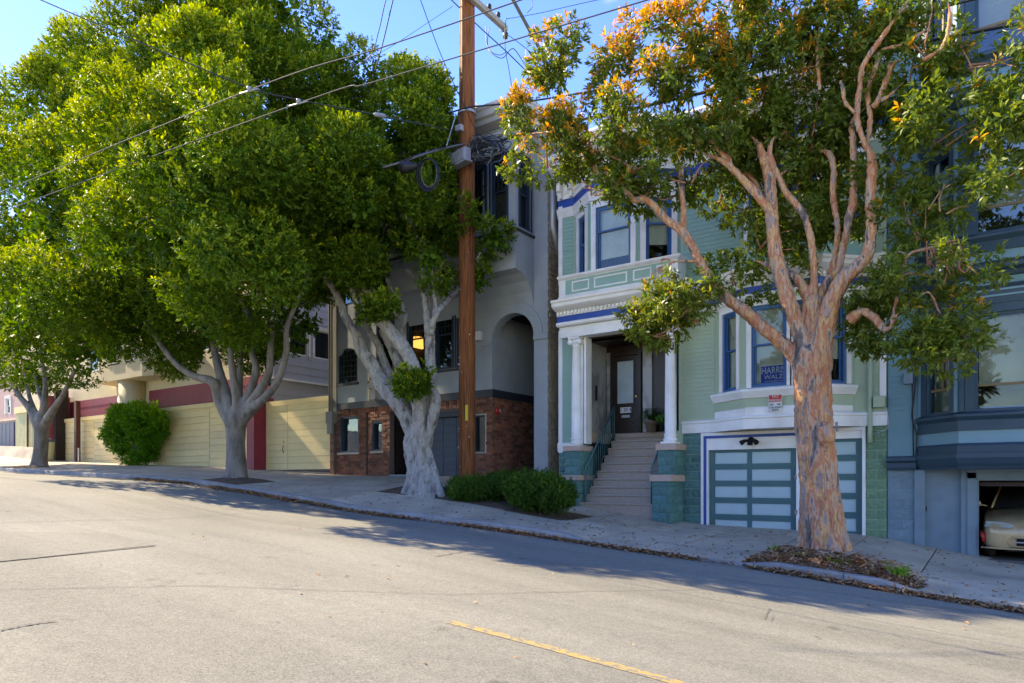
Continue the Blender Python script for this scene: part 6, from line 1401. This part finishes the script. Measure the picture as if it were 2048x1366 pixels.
MB().tube([(PX, PY - .22, 12.6), (PX, PY - .22, 7.4)], .012, 5).build('ground_wire', cable, po)
m = MB()
for k in range(26):
    a_ = random.uniform(-1.9, .2) + math.pi / 2 * -.5; z_ = random.uniform(.2, 9); m.xbox(PX + .225 * math.cos(a_) - .012, PX + .225 * math.cos(a_) + .012, PY + .225 * math.sin(a_) - .01, PY + .225 * math.sin(a_) + .01, z_, z_ + random.choice([.015, .03, .05]))
m.build('staples', galv, po, kind='stuff')
MB().lathe((PX, PY, 9.55), [(.235, -.03), (.235, .03)], 20).build('band', galv, po)
MB().xbox(PX - .14, PX + .05, PY - .32, PY - .2, 9.0, 9.15).build('bracket', galv, po)
bx = thing('cable_splice_box', P(918, 315, 13.85), 'pale grey ribbed cable box strapped across the wooden pole', 'cable box')
bp_ = P(920, 316, 13.82); m = MB(); fb = Frame(bp_.x, bp_.y, 1, -.25)
def bz(a0, a1, b0, b1, z0, z1): m.box(fb, a0, a1, b0, b1, bp_.z + z0, bp_.z + z1)
bz(-.36, .34, -.1, .1, -.16, .16); m.build('housing', grey_box, bx, bevel=.02); m = MB()
for k in range(9): bz(-.33 + .075 * k, -.30 + .075 * k, .1, .13, -.14, .14)
m.build('rib', grey_box, bx)
m = MB(); bz(-.42, -.36, -.05, .08, -.1, .02); bz(-.42, .38, -.11, .11, -.2, -.16); m.build('flange', grey_box, bx)
def wire(pts, r, label, m=cable, k=6, name='overhead_wire', group='overhead wires', n=5, cat='wire'):
    c = [P(px, py, Y) for px, py, Y in pts]; o0 = c[0]
    mb = MB(); mb.tube([Vector(q) - o0 for q in spline([tuple(v_) for v_ in c], k)], r, n)
    me = mb.mesh(name); o = link(name, me, m, None, True); o.location = o0; tag(o, label, cat, group); return o
wire([(-120, 432, 7.0), (0, 385, 7.0), (496, 181, 7.0), (760, 96, 7.0), (1041, 0, 7.0), (1250, -75, 7.0)], .0095, 'upper of two trolley wires, rising from the left edge across the pole', wire_m)
wire([(-120, 470, 7.6), (0, 425, 7.6), (590, 209, 7.6), (740, 166, 7.6), (1140, 46, 7.6), (1310, -5, 7.6), (1420, -40, 7.6)], .0095, 'lower of two trolley wires, ending above the gum tree top', wire_m)
wire([(20, -28, 5.0), (82, 0, 5.3), (250, 72, 5.9), (490, 172, 7.0), (595, 199, 7.6), (758, 231, 9.4), (930, 266, 13.98)], .010, 'dark span wire carrying the trolley wires from the top left to the pole', cable)
for i, (px, py, Y) in enumerate(((498, 178, 7.0), (597, 203, 7.6))):
    h = thing('wire_hanger', P(px, py, Y), ('left' if i == 0 else 'right') + ' of the two small grey hangers clamping a trolley wire to the span wire', 'wire clamp', 'trolley wire hangers')
    q = P(px, py, Y); MB().lathe(q, [(.01, .045), (.036, .035), (.04, .0), (.02, -.015), (.03, -.04)], 12).build('insulator', grey_box, h, True)
    MB().tube([P(px - 18, py + 9, Y), P(px + 18, py - 4 + 3, Y)], .013, 8).build('clamp', grey_box, h, True)
h = thing('strain_insulator', P(760, 230, 9.4), 'grey strain insulator in the span wire left of the pole', 'insulator')
MB().tube([P(748, 228, 9.2), P(752, 229, 9.25), P(768, 232, 9.55), P(772, 233, 9.6)], [.015, .042, .042, .015], 10).build('body', grey_box, h, True)
wire([(690, 296, 14.1), (740, 281, 14.1), (795, 262, 14.0), (920, 219, 13.97), (970, 211, 14.1), (1047, 204, 14.4), (1184, 182, 14.6), (1294, 157, 14.6), (1541, 97, 14.4), (1661, 68, 14.2), (1824, 29, 14), (2100, -40, 13.8)], .022, 'thick taped cable clamped to the pole below its box arm, running right through the gum')
wire([(950, 300, 14.2), (1060, 262, 14.4), (1184, 235, 14.5), (1325, 204, 14.5), (1621, 135, 14.3), (1677, 123, 14.2), (1880, 77, 14), (2100, 35, 13.8)], .035, 'thickest black cable bundle crossing in front of the gum crown')
wire([(841, 0, 11), (880, 105, 12), (918, 190, 13), (952, 262, 14.0)], .009, 'thin drop wire slanting down right to the pole from the top')
wire([(790, -30, 9), (772, 0, 9.2), (758, 60, 10), (740, 112, 11), (700, 140, 13)], .010, 'left of two curving wires above the tree left of the pole')
wire([(792, -20, 9), (786, 0, 9.2), (772, 60, 9.8), (761, 104, 10.5), (745, 158, 12), (735, 190, 13)], .012, 'right of two curving wires, with a small dark clamp on it')
wire([(700, 140, 11), (740, 117, 11.5), (800, 82, 12.5), (906, 12, 13.9)], .006, 'faint thin wire rising left of the pole top')
wire([(890, -15, 13.9), (903, 0, 13.9), (960, 55, 14.5), (1020, 110, 15), (1080, 170, 15.6)], .014, 'black service drop from the pole top to the grey house roof')
wire([(1013, 36, 15), (1017, 37, 15), (1080, 26, 15), (1140, 12, 15), (1230, -8, 15)], .008, 'thin wire leaving the crossarm end to the upper right')
wire([(1012, 36, 15), (1010, 90, 15), (1018, 140, 15.3), (1029, 206, 15.8)], .010, 'thin wire hanging down from the crossarm end to the roof edge')
wire([(1000, 60, 15.2), (1030, 80, 15.3), (1066, 108, 15.6)], .009, 'short black wire slanting right from the crossarm end')
wire([(978, 55, 15.2), (975, 90, 15.1), (985, 108, 15), (1005, 116, 15), (1020, 100, 15.1), (1030, 100, 15.2), (1050, 130, 15.5), (1068, 162, 15.9)], .011, 'looping black wire hanging under the crossarm')
wire([(972, 52, 15.2), (973, 85, 15.1), (983, 104, 15), (1000, 110, 15), (1012, 104, 15)], .010, 'second looping wire close under the crossarm')
wire([(1060, -20, 15), (1064, 0, 15), (1064, 14, 15), (1054, 26, 15)], .010, 'short curved wire hooked on the steel arm')
wire([(912, 228, 13.9), (902, 262, 13.7), (893, 292, 13.5)], .018, 'pale steel strut wire from the pole band to the cable lashing', galv)
ma = thing('steel_mast_arm', P(1050, 45, 16), 'dark steel mast arm slanting down behind the left tip of the gum tree', 'mast arm')
MB().tube([P(1012, -30, 15.8), P(1026, 0, 15.8), P(1074, 88, 16.6), P(1082, 104, 16.7)], .05, 10).build('tube', mat('olive_steel', (.10, .10, .08), .5, metal=.3), ma, True)
# lashed cable bundle left of the pole, splice closure and slack coil
wire([(765, 335, 11.7), (800, 325, 11.9), (850, 308, 12.4), (890, 296, 13.2), (930, 288, 13.9)], .028, 'lashed cable bundle entering the pole from the left', bright_cable, name='cable_bundle', group=None)
wire([(770, 338, 11.75), (815, 318, 12.0), (860, 302, 12.6), (895, 294, 13.3)], .02, 'black cable twisted along the lashed bundle left of the pole', cable, name='cable_bundle', group=None)
cl = thing('splice_closure', P(818, 338, 11.9), 'black dome splice closure hanging left of the pole beside the cable coil', 'cable fitting')
a, b_ = P(800, 336, 11.9), P(834, 332, 11.9); MB().tube([a, a.lerp(b_, .15), a.lerp(b_, .6), a.lerp(b_, .65), b_], [.05, .13, .13, .09, .06], 14).build('dome', cable, cl, True)
co_ = thing('slack_coil', P(855, 345, 12.1), 'hanging loop of slack black cable left of the pole', 'cable coil')
for k in range(5):
    rx, ry = 22 - k * 1.5 + (k % 2) * 3, 33 - k * 1.2; cxp, cyp = 855 + k * .8, 350 - k
    ps = [P(cxp + rx * math.cos(t_), cyp + ry * math.sin(t_), 12.1 + .03 * k) for t_ in np.linspace(0, 2 * math.pi, 26)]
    MB().tube(ps, .014, 6).build('loop', cable if k < 4 else bright_cable, co_, True)
kn = thing('cable_tangle', P(980, 300, 14), 'tangle of black cables and connectors bunched right of the pole', 'cable tangle')
rs_ = random.Random(21)
for k in range(22):
    x0, y0 = 945 + rs_.uniform(-4, 6), 290 + rs_.uniform(-12, 25); ps = [(x0, y0)]
    for j in range(5): ps.append((965 + 26 * math.cos(j * 1.3 + k) + rs_.uniform(-14, 22), 300 + 22 * math.sin(j * 1.3 + k) + rs_.uniform(-14, 10)))
    MB().tube(spline([tuple(P(px, py, 14.0 + rs_.uniform(-.2, .3))) for px, py in ps], 6), rs_.choice([.010, .013, .016]), 5).build('cable', cable if k % 3 else bright_cable, kn, True)
for (x0, y0, x1, y1) in ((950, 288, 1020, 272), (950, 300, 1022, 285), (955, 310, 1015, 300)):
    MB().tube(spline([tuple(P(x0, y0, 14)), tuple(P((x0 + x1) / 2, (y0 + y1) / 2 - 9, 14)), tuple(P(x1, y1, 14.1)), tuple(P(x1 - 12, y1 + 16, 14.1)), tuple(P((x0 + x1) / 2, (y0 + y1) / 2 + 12, 14))], 6), .011, 5).build('cable', cable, kn, True)

# ================================================================ the other side of the street (mirrored in the windows)
ot = thing('opposite_terrace', (-6, -7, -1.3), 'row of plain houses on the camera side of the street, seen only mirrored in windows', 'terrace'); del ot['category']; ot['kind'] = 'structure'
for i, (x0, x1, z1, mm_) in enumerate(((-46, -38, 8.5, cream), (-38, -30, 9.5, pink), (-30, -22, 8.0, stucco), (-22, -14, 9, cream), (-14, -6.5, 8.6, pale_board), (-6.5, 1, 7.6, pale_board), (1, 9, 7.0, cream), (9, 17, 6.5, stucco))):
    zb = Hg((x0 + x1) / 2) - 1.5; hs_ = [(x0 + 1 + 2.4 * k, x0 + 2.3 + 2.4 * k, z, z + 1.6) for k in range(3) if x0 + 2.3 + 2.4 * k < x1 for z in (zb + 4.2,)]
    b_ = MB(); f_ = Frame(0, -6.2, -1, 0); b_.wall(f_, -x1 + .02, -x0 - .02, zb, z1 - 4.6, -.3, 0, [(-h[1], -h[0], h[2], h[3]) for h in hs_]); b_.xbox(x0 + .02, x1 - .02, -16, -6.6, zb, z1 - 4.6); b_.build('facade', cream_paint if i % 2 else white, ot)  # unseen row, cut low and painted pale so more light reaches the fronts
